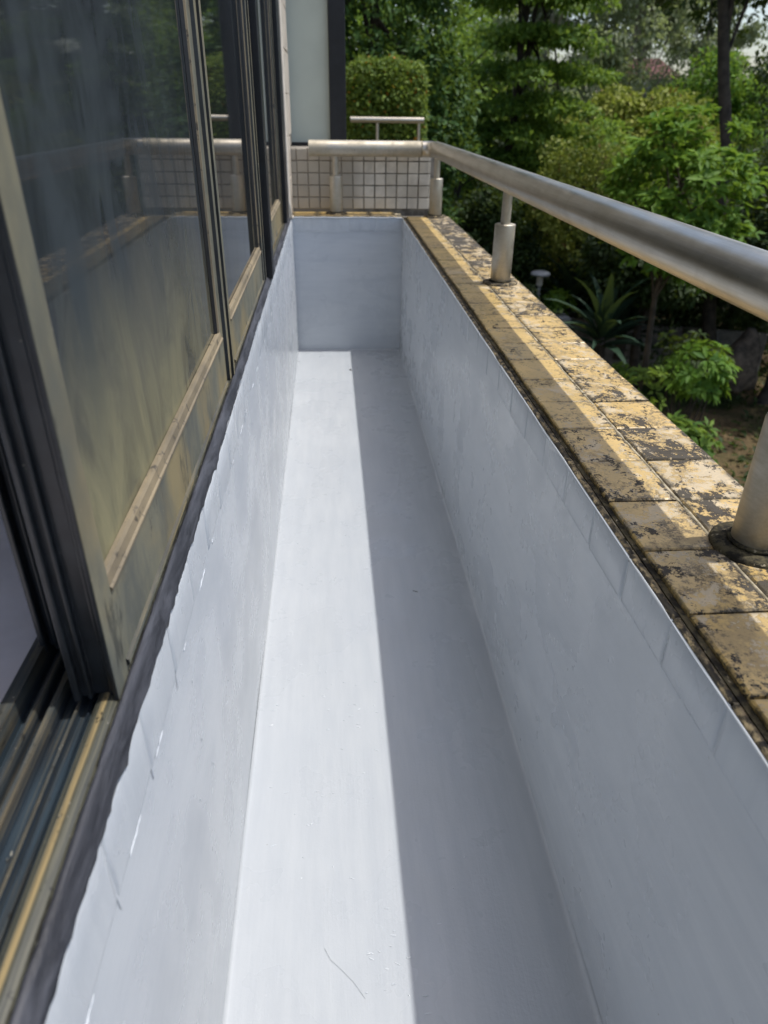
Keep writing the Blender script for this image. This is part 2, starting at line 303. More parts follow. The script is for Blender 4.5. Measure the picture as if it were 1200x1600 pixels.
# ------------------------------------------------------------------ mesh helpers
class MB:
    def __init__(s): s.v = []; s.f = []; s.sm = []
    def add(s, v, f, smooth=False):
        o = len(s.v); s.v += [tuple(p) for p in v]; s.f += [tuple(i + o for i in q) for q in f]; s.sm += [smooth] * len(f); return s
    def box(s, x0, x1, y0, y1, z0, z1, b=0.0):
        if b <= 0:
            v = [(x, y, z) for x in (x0, x1) for y in (y0, y1) for z in (z0, z1)]
            return s.add(v, [(0, 1, 3, 2), (4, 6, 7, 5), (0, 4, 5, 1), (2, 3, 7, 6), (0, 2, 6, 4), (1, 5, 7, 3)])
        # chamfer round the top (and upright edges kept sharp): 12 verts
        v = [(x0, y0, z0), (x1, y0, z0), (x1, y1, z0), (x0, y1, z0), (x0, y0, z1 - b), (x1, y0, z1 - b), (x1, y1, z1 - b), (x0, y1, z1 - b),
             (x0 + b, y0 + b, z1), (x1 - b, y0 + b, z1), (x1 - b, y1 - b, z1), (x0 + b, y1 - b, z1)]
        f = [(3, 2, 1, 0)]
        for i in range(4): j = (i + 1) % 4; f += [(i, j, j + 4, i + 4), (i + 4, j + 4, j + 8, i + 8)]
        return s.add(v, f + [(8, 9, 10, 11)])
    def prism_y(s, prof, y0, y1, closed=True, smooth=False, n=1):
        k = len(prof); v = []
        for i in range(n + 1):
            y = y0 + (y1 - y0) * i / n; v += [(x, y, z) for x, z in prof]
        f = []
        for i in range(n):
            for j in range(k if closed else k - 1):
                a, b = i * k + j, i * k + (j + 1) % k; f.append((a, b, b + k, a + k))
        if closed: f += [tuple(range(k - 1, -1, -1)), tuple(range(n * k, n * k + k))]
        return s.add(v, f, smooth)
    def prism_z(s, prof, z0, z1):
        k = len(prof); v = [(x, y, z0) for x, y in prof] + [(x, y, z1) for x, y in prof]
        f = [(j, (j + 1) % k, (j + 1) % k + k, j + k) for j in range(k)] + [tuple(range(k - 1, -1, -1)), tuple(range(k, 2 * k))]
        return s.add(v, f)
    def tube(s, pts, r, n=12, caps=True):
        pts = [Vector(p) for p in pts]; rs = r if isinstance(r, (list, tuple)) else [r] * len(pts)
        rings = []; prev = None
        for i, p in enumerate(pts):
            d = (pts[min(i + 1, len(pts) - 1)] - pts[max(i - 1, 0)]).normalized()
            if prev is None:
                a = d.orthogonal().normalized()
            else:
                a = (prev - d * prev.dot(d)).normalized()
            prev = a; b = d.cross(a)
            rings.append([p + (a * math.cos(t) + b * math.sin(t)) * rs[i] for t in [2 * math.pi * k / n for k in range(n)]])
        v = [q for rg in rings for q in rg]; f = []
        for i in range(len(pts) - 1):
            for k in range(n):
                a, b = i * n + k, i * n + (k + 1) % n; f.append((a, b, b + n, a + n))
        s.add(v, f, True)
        if caps:
            s.add(rings[0], [tuple(range(n - 1, -1, -1))]); s.add(rings[-1], [tuple(range(n))])
        return s
    def lathe(s, prof, c=(0, 0, 0), n=28):
        v = []; f = []
        for r, z in prof: v += [(c[0] + r * math.cos(2 * math.pi * k / n), c[1] + r * math.sin(2 * math.pi * k / n), c[2] + z) for k in range(n)]
        for i in range(len(prof) - 1):
            for k in range(n):
                a, b = i * n + k, i * n + (k + 1) % n; f.append((a, b, b + n, a + n))
        return s.add(v, f, True)
    def mesh(s, name, mat):
        me = bpy.data.meshes.new(name); me.from_pydata(s.v, [], s.f); me.materials.append(mat)
        me.polygons.foreach_set('use_smooth', s.sm); me.update(); return me
    def build(s, name, mat, parent=None, loc=None):
        return link(name, s.mesh(name, mat), parent, loc)
def link(name, me, parent=None, loc=None):
    o = bpy.data.objects.new(name, me); COL.objects.link(o)
    if parent: o.parent = parent
    if loc: o.location = loc
    return o
def tag(o, label=None, cat=None, group=None, kind=None):
    if label: o['label'] = label
    if cat: o['category'] = cat
    if group: o['group'] = group
    if kind: o['kind'] = kind
    return o
def thing(name, label, cat, loc=(0, 0, 0), group=None):
    o = bpy.data.objects.new(name, None); COL.objects.link(o); o.location = loc; o.empty_display_size = 0.1
    return tag(o, label, cat, group)
def bevel(o, w, seg=2):
    m = o.modifiers.new('bevel', 'BEVEL'); m.width = w; m.segments = seg; m.limit_method = 'ANGLE'; m.angle_limit = math.radians(40); return o
def grid(fn, nu, nv, name, mat, parent=None):
    us = np.linspace(0, 1, nu); vs = np.linspace(0, 1, nv)
    v = [fn(u, t) for u in us for t in vs]; f = []
    for i in range(nu - 1):
        for j in range(nv - 1):
            a = i * nv + j; f.append((a, a + 1, a + nv + 1, a + nv))
    return MB().add(v, f, True).build(name, mat, parent)
def wob(a, b, amp, seed=0):       # smooth waviness of hand-floated render
    return amp * (math.sin(2.3 * a + seed) + 0.6 * math.sin(5.1 * a + 1.7 * seed + 2.0 * b) + 0.5 * math.sin(7.7 * b + seed * 0.6) + 0.25 * math.sin(17 * a + 3 * seed) * math.sin(13 * b)) / 2.35

# ------------------------------------------------------------------ the setting
P0, PITCH = 0.4027, 0.1099            # first tile joint by the camera and tile pitch along the balcony
XL, XR, YF, ZT = -0.158, 0.317, 3.27, 0.585
Y0 = -1.30
gz = -3.5
def hill(x, y): return gz + 0.12 * math.sin(x * 0.31 + 1) * math.sin(y * 0.27) + 0.00022 * max(0, y - 18) ** 2
us = [-260 + 8 * i for i in range(66)]
tag(grid(lambda u, t: ((u - 0.5) * 520, -120 + t * 520, hill((u - 0.5) * 520, -120 + t * 520) if t * 520 - 120 < 90 else gz + 1.14 + 0.002 * (t * 520 - 210)), 140, 140, 'ground', M_ground), kind='structure')

# building behind the balcony: cut open where the window is
bl = thing('building_wall', 'cream rendered building wall that carries the balcony and window', 'building')
MB().box(-0.60, -0.262, Y0 - 3, 3.02, gz, 0.545).build('lower_wall', M_render, bl)
MB().box(-0.60, -0.150, Y0 - 3, 14.0, 2.30, 5.4).build('upper_wall', M_render, bl)
MB().box(-0.60, -0.172, 3.14, 3.94, gz, 2.298).build('pier_core', M_render, bl)
MB().box(-0.60, -0.20, 3.945, 14.0, gz, 2.298).build('far_wall', M_render, bl)
MB().box(-5.6, -0.60, Y0 - 3.0, 8.0, 2.302, 2.5).build('room_ceiling', M_room, bl)
MB().box(-5.6, -0.60, Y0 - 3.0, 8.0, -0.25, -0.10).build('room_floor', M_sill, bl)
MB().box(-5.8, -5.604, Y0 - 3.0, 8.0, -0.25, 0.4).build('room_back_wall', M_room, bl)  # opening between low and high wall strips added to let skylight brighten the room
MB().box(-5.8, -5.604, Y0 - 3.0, 8.0, 2.1, 2.5).build('room_back_wall', M_room, bl)
MB().box(-5.6, -0.604, 8.004, 8.2, -0.25, 2.5).build('room_end_wall', M_room, bl)
tag(bevel(MB().box(-0.52, -0.2535, Y0 - 2.5, 3.0, 0.548, 0.578).build('inner_sill', M_sill, bl), 0.004))

# planter trough: painted floor, two long walls, two end walls, painted top course of tiles
tr = thing('planter_trough', 'long balcony planter trough freshly coated in pale grey waterproof paint', 'planter')
def floor_fn(u, t):
    x = XL + (XR - XL) * u; y = Y0 + (YF - Y0) * t
    e = min(x - XL, XR - x, YF - y); r = 0.007 + .0015 * math.sin(y * 9) * math.sin(y * 23); z = 0.0
    if e < r: z = r - math.sqrt(max(0, r * r - (r - e) ** 2))
    return (x, y, z + wob(y * 1.4, x * 6, 0.0010, 3))
nu = [0, .005, .012, .022, .034] ; 
def warp(u): # denser samples close to both fillets
    return u
xs = [XL + d for d in (0, .0006, .0015, .003, .005, .008)] + list(np.linspace(XL + .03, XR - .03, 22)) + [XR - d for d in (.008, .005, .003, .0015, .0006, 0)]
ys = list(np.linspace(Y0, YF - .03, 120)) + [YF - d for d in (.008, .005, .003, .0015, .0006, 0)]
v = [floor_fn((x - XL) / (XR - XL), (y - Y0) / (YF - Y0)) for x in xs for y in ys]; nY = len(ys)
MB().add(v, [(i * nY + j, i * nY + j + 1, (i + 1) * nY + j + 1, (i + 1) * nY + j)[::-1] for i in range(len(xs) - 1) for j in range(nY - 1)], True).build('trough_floor', M_paint_floor, tr)
ZC = 0.520                            # underside of the painted top course
def side(name, X, s, seed):
    # wall skin from the fillet up to the rim, course of tiles is separate and 2.5 mm proud
    grid(lambda u, t: (X + s * wob((Y0 + (YF - Y0) * u) * 1.7, t * 3, 0.0013, seed), Y0 + (YF - Y0) * u, 0.004 + t * (0.590 if s > 0 else 0.574)), 150, 22, name, M_paint_y, tr)
side('side_wall', XL, 1, 1.3); side('side_wall', XR, -1, 4.1)
grid(lambda u, t: (XL + (XR - XL) * u, YF + wob(u * 3, t * 3, 0.0012, 2), 0.004 + t * 0.574), 30, 30, 'end_wall', M_paint_x, tr)
MB().box(XL, XR, Y0 - 0.1, Y0, 0, ZT).build('end_wall', M_paint_x, tr)
MB().box(-0.26, 0.50, Y0 - 0.1, YF + 0.15, -0.14, -0.02).build('trough_slab', M_concrete, tr)
def painted_tile(lenY, rough):
    return lenY
def soft_tile(a0, a1, z0, z1, plane, s, axis, seed):
    # tile of the top course under thick paint: soft edges, 2-3 mm proud
    mb = MB(); n = 7; k = 6; rr = random.Random(seed); dp = 0.0018 + rr.uniform(-.0007, .0007); tl = rr.uniform(-.0006, .0006)
    us_ = [0, .012, .05, .3, .7, .95, .988, 1]; ts = [0, .03, .10, .5, .97, 1]
    hu = [0, .75, 1, 1, 1, 1, .75, 0]; ht = [0, .6, 1, 1, .95, .4]
    vv = []
    for i, u in enumerate(us_):
        for j, t in enumerate(ts):
            a = a0 + (a1 - a0) * u; z = z0 + (z1 - z0) * t; d = plane + s * (dp * min(hu[i], ht[j]) - 0.0004 + tl * (u - .5))
            vv.append((d, a, z) if axis == 'y' else (a, d, z))
    ff = [(i * 6 + j, i * 6 + j + 1, (i + 1) * 6 + j + 1, (i + 1) * 6 + j) for i in range(7) for j in range(5)]
    return mb.add(vv, ff, True)
k0 = int((Y0 - P0) / PITCH)
ny = list(range(k0 + 1, int((YF - P0) / PITCH)))
for k in ny:
    g = random.uniform(.0008, .0016)
    soft_tile(P0 + k * PITCH + g, P0 + (k + 1) * PITCH - g, ZC + random.uniform(-.003, .003), 0.578, XR, -1, 'y', k).build('painted_tile', M_paint_z, tr)
    soft_tile(P0 + k * PITCH + g + .012, P0 + (k + 1) * PITCH - g + .012, ZC + random.uniform(-.004, .004), 0.584, XL, 1, 'y', 100 + k).build('painted_tile', M_paint_z, tr)
for k in range(4):
    a0 = XL + .012 + k * .1145
    soft_tile(a0 + .001, a0 + .1135, ZC + .006 + random.uniform(-.002, .002), 0.578, YF, -1, 'x', 200 + k).build('painted_tile', M_paint_z, tr)
# hairline of bright paint left on the rim
rim = MB()
yy = np.linspace(Y0, YF, 260)
vv = []
for y in yy:
    j = .0016 * math.sin(y * 31) * math.sin(y * 7.3 + 1) + random.uniform(-.0004, .0004)
    vv += [(XR - .0028, y, .5765), (XR - .0024 + j * .3, y, .5784 + j * .4), (XR - .0017 + j * .5, y, .5785 + j * .4), (XR - .0008 + j * .5, y, .5760)]
rim.add(vv, [(i * 4 + q, i * 4 + q + 1, i * 4 + q + 5, i * 4 + q + 4) for i in range(len(yy) - 1) for q in range(3)], True)
rim.build('paint_rim', M_paint_y, tr)
rim2 = MB().tube([(XL + .002, YF - .002, .5800)] + [(x, YF - .0015 + random.uniform(-.001, .001), .5795 + random.uniform(-.0012, .0012)) for x in np.linspace(XL + .01, XR - .004, 60)], 0.0028, 6)
rim2.build('paint_rim', M_paint_y, tr)
# drips and ridges of paint on the walls
def ridge(pts, r, mat=M_paint_z, name='paint_ridge'): MB().tube(pts, r, 6).build(name, mat, tr)
def dome(mb, c, u, n, L, W, H, k=9):
    """flat half-ellipsoid blister of paint: c centre, u long axis, n surface normal"""
    c, u, n = Vector(c), Vector(u).normalized(), Vector(n); w_ = n.cross(u); v = [c + n * H]; f = []
    for ri, (rr, hh) in enumerate(((.35, .9), (.68, .58), (.88, .22), (1.0, -.1))):
        for i in range(k): t = 6.2832 * i / k; v.append(c + u * (L * rr * math.cos(t)) + w_ * (W * rr * math.sin(t)) + n * (H * hh))
    for i in range(k): f.append((0, 1 + i, 1 + (i + 1) % k))
    for r_ in range(3):
        for i in range(k): a, b = 1 + r_ * k + i, 1 + r_ * k + (i + 1) % k; f.append((a, a + k, b + k, b))
    mb.add(v, f, True)
rd = random.Random(3)
for k in range(-2, 24):               # ragged ridges along the foot of the left course and in its joints
    y0 = P0 + k * PITCH + .012
    if rd.random() < .8:
        st_ = rd.uniform(0, .4) * PITCH; ln = rd.uniform(.12, .42) * PITCH
        ridge([(XL + .0008, y0 + st_ + ln * i / 7, ZC + rd.uniform(-.0010, .0010) - .001) for i in range(8)], [.0002] + [rd.choice((.0003, .0005, .0008, .0010)) for i in range(6)] + [.0002])
    if rd.random() < .18:
        mb = MB(); dome(mb, (XL + .0008, y0 + rd.uniform(-.001, .001), ZC - .004), (0, rd.uniform(-.2, .2), 1), (1, 0, 0), rd.uniform(.005, .011), rd.uniform(.0010, .0018), .0006); mb.build('paint_drip', M_paint_blob, tr)
for k in range(30):
    mb = MB(); dome(mb, (XL + .0004, rd.uniform(0.15, 2.4), rd.uniform(.28, .57)), (0, rd.uniform(-.15, .15), 1), (1, 0, 0), rd.uniform(.001, .0035), rd.uniform(.0006, .0012), rd.uniform(.0003, .0006)); mb.build('paint_drip', M_paint_blob, tr)
for k in range(9):
    mb = MB(); dome(mb, (XR - .0004, rd.uniform(0.25, 2.4), rd.uniform(.12, .50)), (0, rd.uniform(-.15, .15), 1), (-1, 0, 0), rd.uniform(.001, .005), rd.uniform(.0008, .0014), rd.uniform(.0004, .0008)); mb.build('paint_drip', M_paint_blob, tr)
for k in range(90):                    # blisters and brush marks on the floor, gathered in a few spots
    cx, cy, sp = rd.choice([(-.06, .66, .03), (-.02, .80, .03), (.03, .98, .03), (.06, .52, .02), (-.07, 1.05, .04), (.0, 1.5, .08), (.15, .6, .06), (.0, .9, .12)])
    x0 = min(.29, max(-.13, cx + rd.gauss(0, sp))); y0 = cy + rd.gauss(0, sp * 1.5); th = rd.uniform(-.5, .5)
    mb = MB(); dome(mb, (x0, y0, .0003 + wob(y0 * 1.4, x0 * 6, .0010, 3)), (math.cos(th), math.sin(th), 0), (0, 0, 1), rd.uniform(.0012, .0055), rd.uniform(.0008, .0018), rd.uniform(.0004, .0009)); mb.build('paint_lump', M_paint_blob, tr)
ridge([(XL + .02 + (XR - XL - .03) * i / 40, YF - .0016, .522 + .005 * math.sin(i * .55) * math.sin(i * .23 + 1)) for i in range(41)], [rd.uniform(.0008, .0020) for i in range(41)], M_paint_x)

# ------------------------------------------------------------------ parapet with tiled coping
pa = thing('parapet_wall', 'low balcony parapet topped with two rows of lichen-stained ochre tiles', 'wall')
MB().box(XR + .0030, 0.505, Y0 - 0.1, 3.397, -0.14, 0.5705).build('parapet_body', M_concrete, pa)
MB().box(XR + .004, 0.506, Y0 - 0.1, 3.30, 0.572, 0.5785).build('mortar_bed', M_grout, pa)
MB().box(0.3255, 0.3320, Y0 - 0.1, 3.27, 0.5755, 0.5805).build('lichen_joint', M_lichen, pa)
# dark joint between the rows and raised pale grout beside it
vv = []
for y in np.linspace(Y0, 3.27, 300):
    wv = .0006 * math.sin(y * 40) + random.uniform(-.0007, .0007)
    vv += [(0.4165 + wv, y, .5806), (0.4172 + wv, y, .5852 + random.uniform(-.0006, .0004)), (0.4205 + wv, y, .5850 + random.uniform(-.0006, .0004)), (0.4212 + wv, y, .5806)]
MB().add(vv, [(i * 4 + q, i * 4 + q + 1, i * 4 + q + 5, i * 4 + q + 4) for i in range(299) for q in range(3)], True).build('grout_line', M_grout, pa)
rt = random.Random(11)
def tile_variants(lx, ly, h, b, mat, n=3):
    out = []
    for i in range(n):
        r = random.Random(i + 5); mb = MB(); nx = 2
        x, y = lx / 2, ly / 2; j = lambda: r.uniform(-.0008, .0008)
        v = [(-x, -y, 0), (x, -y, 0), (x, y, 0), (-x, y, 0)]
        v += [(-x + j(), -y + j(), h - b), (x + j(), -y + j(), h - b), (x + j(), y + j(), h - b), (-x + j(), y + j(), h - b)]
        v += [(-x + b + j(), -y + b + j(), h), (x - b + j(), -y + b + j(), h), (x - b + j(), y - b + j(), h), (-x + b + j(), y - b + j(), h)]
        f = []
        for i_ in range(4): q = (i_ + 1) % 4; f += [(i_, q, q + 4, i_ + 4), (i_ + 4, q + 4, q + 8, i_ + 8)]
        f.append((8, 9, 10, 11)); out.append(mb.add(v, f).mesh('coping_tile', mat))
    return out
TIN = tile_variants(0.0845, PITCH - .0030, 0.0105, 0.0018, M_coping); TOUT = tile_variants(0.0945, PITCH - .0026, 0.0105, 0.0016, M_coping)
for k in range(k0 + 1, 26):
    yc = P0 + (k + .5) * PITCH
    for variants, xc in ((TIN, 0.3322 + .0845 / 2), (TOUT, 0.4213 + .0945 / 2)):
        o = link('coping_tile', rt.choice(variants), pa, (xc + rt.uniform(-.0006, .0006), yc + rt.uniform(-.0006, .0006), 0.5757 + rt.uniform(-.0005, .0007)))
        o.rotation_euler = (rt.uniform(-.006, .006), rt.uniform(-.008, .008), rt.uniform(-.006, .006) + (math.pi if rt.random() < .5 else 0))
def edge_tile_mesh(i):
    r = random.Random(i); mb = MB(); n = 8; vv = []
    L = PITCH - .0022
    for k in range(n + 1):
        y = -L / 2 + L * k / n; d = r.uniform(-.0007, .0007)
        vv += [(-.0045, y, 0), (-.0046 + d * .3, y, .0055), (-.0030, y, .0085 + d), (.0012, y, .0090 + d), (.0044, y, .0068 + d), (.0046, y, 0)]
    f = [(a * 6 + q, a * 6 + q + 1, a * 6 + q + 7, a * 6 + q + 6) for a in range(n) for q in range(5)] + [(5, 4, 3, 2, 1, 0), tuple(n * 6 + q for q in range(6))]
    return mb.add(vv, f, True).mesh('edge_tile', M_nosing)
EDG = [edge_tile_mesh(i) for i in range(4)]
for k in range(k0 + 1, 26):
    link('edge_tile', rt.choice(EDG), pa, (0.3214 + rt.uniform(-.0005, .0005), P0 + (k + .5) * PITCH + rt.uniform(-.002, .002), 0.5716 + rt.uniform(-.001, .001)))

# far end: tiled ledge and mosaic wall
me_ = thing('mosaic_wall', 'low off-white mosaic tiled wall closing the far end of the planter', 'wall')
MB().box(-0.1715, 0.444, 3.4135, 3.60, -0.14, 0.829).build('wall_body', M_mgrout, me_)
MB().box(-0.1715, 0.3165, YF + .0015, 3.4115, -0.14, 0.572).build('ledge_body', M_concrete, me_)
MB().box(-0.1715, 0.446, 3.4195, 3.596, 0.8295, 0.836).build('wall_cap', M_concrete, me_)
pt = 0.0482
MT = MB().box(-pt/2+.0022, pt/2-.0022, -.0045, 0, -pt/2+.0022, pt/2-.0022)
MT = MB(); hh = pt/2 - .0024
MT.add([(-hh, 0, -hh), (hh, 0, -hh), (hh, 0, hh), (-hh, 0, hh), (-hh, -.003, -hh), (hh, -.003, -hh), (hh, -.003, hh), (-hh, -.003, hh),
        (-hh + .0015, -.0045, -hh + .0015), (hh - .0015, -.0045, -hh + .0015), (hh - .0015, -.0045, hh - .0015), (-hh + .0015, -.0045, hh - .0015)],
       [(i, (i + 1) % 4, (i + 1) % 4 + 4, i + 4) for i in range(4)] + [(i + 4, (i + 1) % 4 + 4, (i + 1) % 4 + 8, i + 8) for i in range(4)] + [(8, 9, 10, 11)])
MT = MT.mesh('mosaic_tile', M_mosaic)
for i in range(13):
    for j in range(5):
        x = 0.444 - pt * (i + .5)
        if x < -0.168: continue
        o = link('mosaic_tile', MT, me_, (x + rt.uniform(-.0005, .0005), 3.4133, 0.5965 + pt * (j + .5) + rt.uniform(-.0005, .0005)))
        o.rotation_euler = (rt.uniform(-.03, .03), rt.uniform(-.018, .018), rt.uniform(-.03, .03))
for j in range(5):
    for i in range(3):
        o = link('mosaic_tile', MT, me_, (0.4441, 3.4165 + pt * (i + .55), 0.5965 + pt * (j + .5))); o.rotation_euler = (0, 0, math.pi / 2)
LT = tile_variants(0.110, 0.130, 0.0105, 0.0018, M_coping)
for i in range(4):
    link('ledge_tile', rt.choice(LT), me_, (-0.107 + .1135 * i, 3.3415, 0.5757 + rt.uniform(-.0005, .0005)))
MB().box(-.1715, 0.318, YF + .003, 3.4105, 0.573, 0.5805).build('mortar_bed', M_grout, me_)

# pier tiles beside the window, cream caulk line that turns into the corner
pr = thing('tiled_pier', 'narrow beige tiled wall pier between the window and the far corner', 'wall pier')
MB().box(-0.1718, -0.1635, 3.0765, 3.405, 0.5835, 2.296).build('pier_bed', M_mgrout, pr)
MB().box(-0.1718, -0.1635, 3.4055, 3.694, 0.8395, 2.296).build('pier_bed', M_mgrout, pr)
MB().box(-0.1634, -0.1578, 3.0770, 3.225, 0.600, 2.296).build('rendered_reveal', M_caulk, pr)
PT = MB().box(-.0005, .006, -.086, .086, -.0735, .0735)
PT = bevel(PT.build('pier_tile', M_pier), .0015, 1); PT.parent = pr
first = True
for j in range(11):
    for y in (3.3145, 3.4915, 3.6100):
        z = .66 + .150 * j
        if y > 3.4 and z < .90: continue
        if y > 3.55: continue
        if first: o = PT; first = False
        else: o = PT.copy(); COL.objects.link(o)
        o.location = (-0.1633, y, z + rt.uniform(-.001, .001)); o.rotation_euler = (rt.uniform(-.004, .004), rt.uniform(-.006, .006), rt.uniform(-.006, .006))
cpts = [(-0.1600, 3.085, 2.29)] + [(-0.1600, 3.085 + random.uniform(-.001, .001), z) for z in np.linspace(2.0, .66, 24)]
cpts += [(-0.1575 + .004 * t, 3.085 + .16 * t * t, .66 - .075 * math.sin(t * math.pi / 2)) for t in np.linspace(.1, 1, 10)]
MB().tube(cpts, .0052, 8).build('caulk_line', M_caulk, pr)

# ------------------------------------------------------------------ sliding window on the left
wn = thing('sliding_window', 'weathered dark bronze sliding window with dusty tinted panes left of the planter', 'window')
prof = [(-.1665, .560), (-.1665, .590), (-.1680, .5975), (-.1710, .6010), (-.1760, .6025), (-.1830, .6025), (-.1870, .6000), (-.1885, .5960), (-.1890, .5890), (-.1925, .5885), (-.1930, .5925), (-.1945, .5925), (-.1950, .5880),
        (-.2005, .5880), (-.2010, .5960), (-.2030, .5960), (-.2036, .5880), (-.2150, .5880), (-.2160, .6020), (-.2205, .6020), (-.2212, .5880), (-.2296, .5880), (-.2302, .5985), (-.2312, .6005), (-.2332, .6005), (-.2342, .5985), (-.2348, .5880),
        (-.2425, .5880), (-.2430, .6100), (-.2530, .6100), (-.2530, .560)]
MB().prism_y(prof[::-1], Y0 - 2.0, 3.06, n=60).build('window_track', M_track, wn)
vv = []; rs = random.Random(21)
ysx = np.linspace(Y0, 3.09, 620)
e1 = 0; kk = [0] * 5
for i, y in enumerate(ysx):
    e1 = .55 * e1 + rs.uniform(-.0013, .0013); big_ = .0010 * math.sin(y * 5.1 + 1) + .0006 * math.sin(y * 13.7) + .0007 * math.sin(y * 71) * math.sin(y * 29)
    far = min(1, max(0, (y - .8) / .7)) * .010
    zb = .5865 + big_ * .6 + e1 * 2.0 + far * .6
    if rs.random() < .10: zb += rs.choice((-1, -1, 1)) * rs.uniform(.0008, .0040)
    for q in range(5): kk[q] = .90 * kk[q] + rs.uniform(-.00022, .00022)
    zl = .6040 + .0012 * math.sin(y * 3.7) + far * .2
    vv += [(XL - .004, y, zb - .002), (XL + .0012, y, zb), (XL + .0026 + kk[0], y, zb + .0022), (XL + .0014 + kk[1], y, zb + (zl - zb) * .36), (XL - .0010 + kk[2], y, zb + (zl - zb) * .58), (XL - .0040 + kk[3], y, zb + (zl - zb) * .80), (XL - .0072 + kk[4], y, zl), (XL - .0098 + e1 * .4, y, zl - .0006), (XL - .0125, y, .590)]
MB().add(vv, [(i * 9 + q, i * 9 + q + 1, i * 9 + q + 10, i * 9 + q + 9)[::-1] for i in range(len(ysx) - 1) for q in range(8)], True).build('sealant_bead', M_seal, wn)

def sash(y0, y1, xo, th, zb, ztop, near=.030, far_w=.075, deep=.006, screw=False, lbl=None):
    """Frame of one sliding leaf: C-channel stiles, bottom and top rail, bevelled bead, pane."""
    mb = MB(); xi = xo - th
    # near stile: channel open towards the camera
    w_ = near
    mb.prism_z([(xo, y0), (xo, y0 + w_), (xi, y0 + w_), (xi, y0), (xi + .005, y0), (xi + .005, y0 + deep), (xi + .010, y0 + deep), (xi + .010, y0 + deep * .4), (xi + .013, y0 + deep * .4), (xi + .013, y0 + deep * 1.4),
                (xo - .009, y0 + deep * 1.4), (xo - .009, y0 + deep), (xo - .004, y0 + deep), (xo - .004, y0)][::-1], zb - .004, ztop)
    s = mb.build('sash', M_alu, wn); bevel(s, .0016, 3)
    if lbl: s['label'] = lbl
    # far stile: three stepped strips
    st = MB(); st.prism_z([(xo, y1 - .030), (xo, y1), (xi, y1), (xi, y1 - far_w), (xo - .006, y1 - far_w), (xo - .006, y1 - .032)], zb - .003, ztop)
    st.prism_z([(xo + .004, y1 - .012), (xo + .004, y1 - .001), (xo - .001, y1 - .001), (xo - .001, y1 - .012)], zb - .006, ztop)
    bevel(st.build('far_stile', M_alu, s), .0007, 2)
    r = MB(); r.prism_y([(xo - .0005, zb), (xo - .0005, zb + .004), (xo + .0022, zb + .0055), (xo + .0022, zb + .0095), (xo - .0005, zb + .011), (xo - .0005, zb + .076), (xi, zb + .076), (xi, zb + .012), (xi + .004, zb)][::-1], y0 + w_ + .0004, y1 - far_w - .0004, n=20)
    r.prism_y([(xo, ztop - .06), (xo, ztop), (xi, ztop), (xi, ztop - .06)][::-1], y0 + w_ + .0004, y1 - far_w - .0004)
    r.build('bottom_rail', M_alu, s)
    # bead: sloped ledge above the bottom rail plus upright beads
    b = MB(); b.prism_y([(xo - .0010, zb + .0763), (xo + .0014, zb + .0775), (xo + .0014, zb + .0800), (xo - .0004, zb + .0812), (xo - .0022, zb + .0885), (xo - .0042, zb + .0910), (xo - .0078, zb + .0910), (xo - .0078, zb + .0763)][::-1], y0 + w_ + .0006, y1 - far_w - .0006, n=20)
    b.prism_z([(xo - .002, y1 - far_w - .010), (xo - .003, y1 - far_w - .0006), (xo - .0078, y1 - far_w - .0006), (xo - .0078, y1 - far_w - .013)], zb + .0915, ztop - .062)
    b.build('glazing_bead', M_bead, s)
    MB().box(xo - .0130, xo - .0084, y0 + w_ + .0003, y1 - far_w - .0003, zb + .0765, ztop - .0605).build('glass_pane', M_glass, s)
    g = MB(); g.prism_z([(xo - .0040, y1 - far_w - .016), (xo - .0045, y1 - far_w - .0108), (xo - .0080, y1 - far_w - .0138), (xo - .0080, y1 - far_w - .021)], zb + .0915, ztop - .062)
    g.build('gasket', M_black, s)
    if screw:
        yb = y0 + deep * .4
        sc = MB().lathe([(0, 0), (.0052, 0), (.0058, .0006), (.0058, .0016)], n=18)
        sc.lathe([(.0030, -.0004), (.0016, .0014)], n=6)
        o = sc.build('screw', M_screw, s, (xi + .0165, yb + .0065, .655)); o.rotation_euler = (math.pi / 2, 0, 0)
    return s
sash(0.412, 1.172, -.1690, .034, .6055, 2.26, lbl='nearest sliding sash with yellow residue over its pane')
sash(1.176, 1.905, -.1690, .034, .6055, 2.26, far_w=.06, lbl='second sliding sash with clear tinted pane')
sash(0.470, 1.240, -.2150, .032, .6055, 2.26, near=.045, deep=.010, screw=True, lbl='inner black sash with a screw in its edge')
sash(2.140, 2.900, -.1790, .034, .6055, 2.26, far_w=.05, lbl='far narrow-looking sash beside the pier')
fr = MB(); fr.prism_z([(-.150, 1.925), (-.150, 1.985), (-.166, 1.990), (-.166, 2.130), (-.25, 2.130), (-.25, 1.925)][::-1], .603, 2.28); bevel(fr.build('mullion', M_black, wn), .002)
fr = MB(); fr.prism_z([(-.160, 2.925), (-.160, 3.070), (-.25, 3.070), (-.25, 2.925)][::-1], .603, 2.28); bevel(fr.build('jamb', M_black, wn), .002)
MB().box(-.252, -.162, Y0 - 2.0, 3.070, 2.282, 2.298).build('head_frame', M_black, wn)

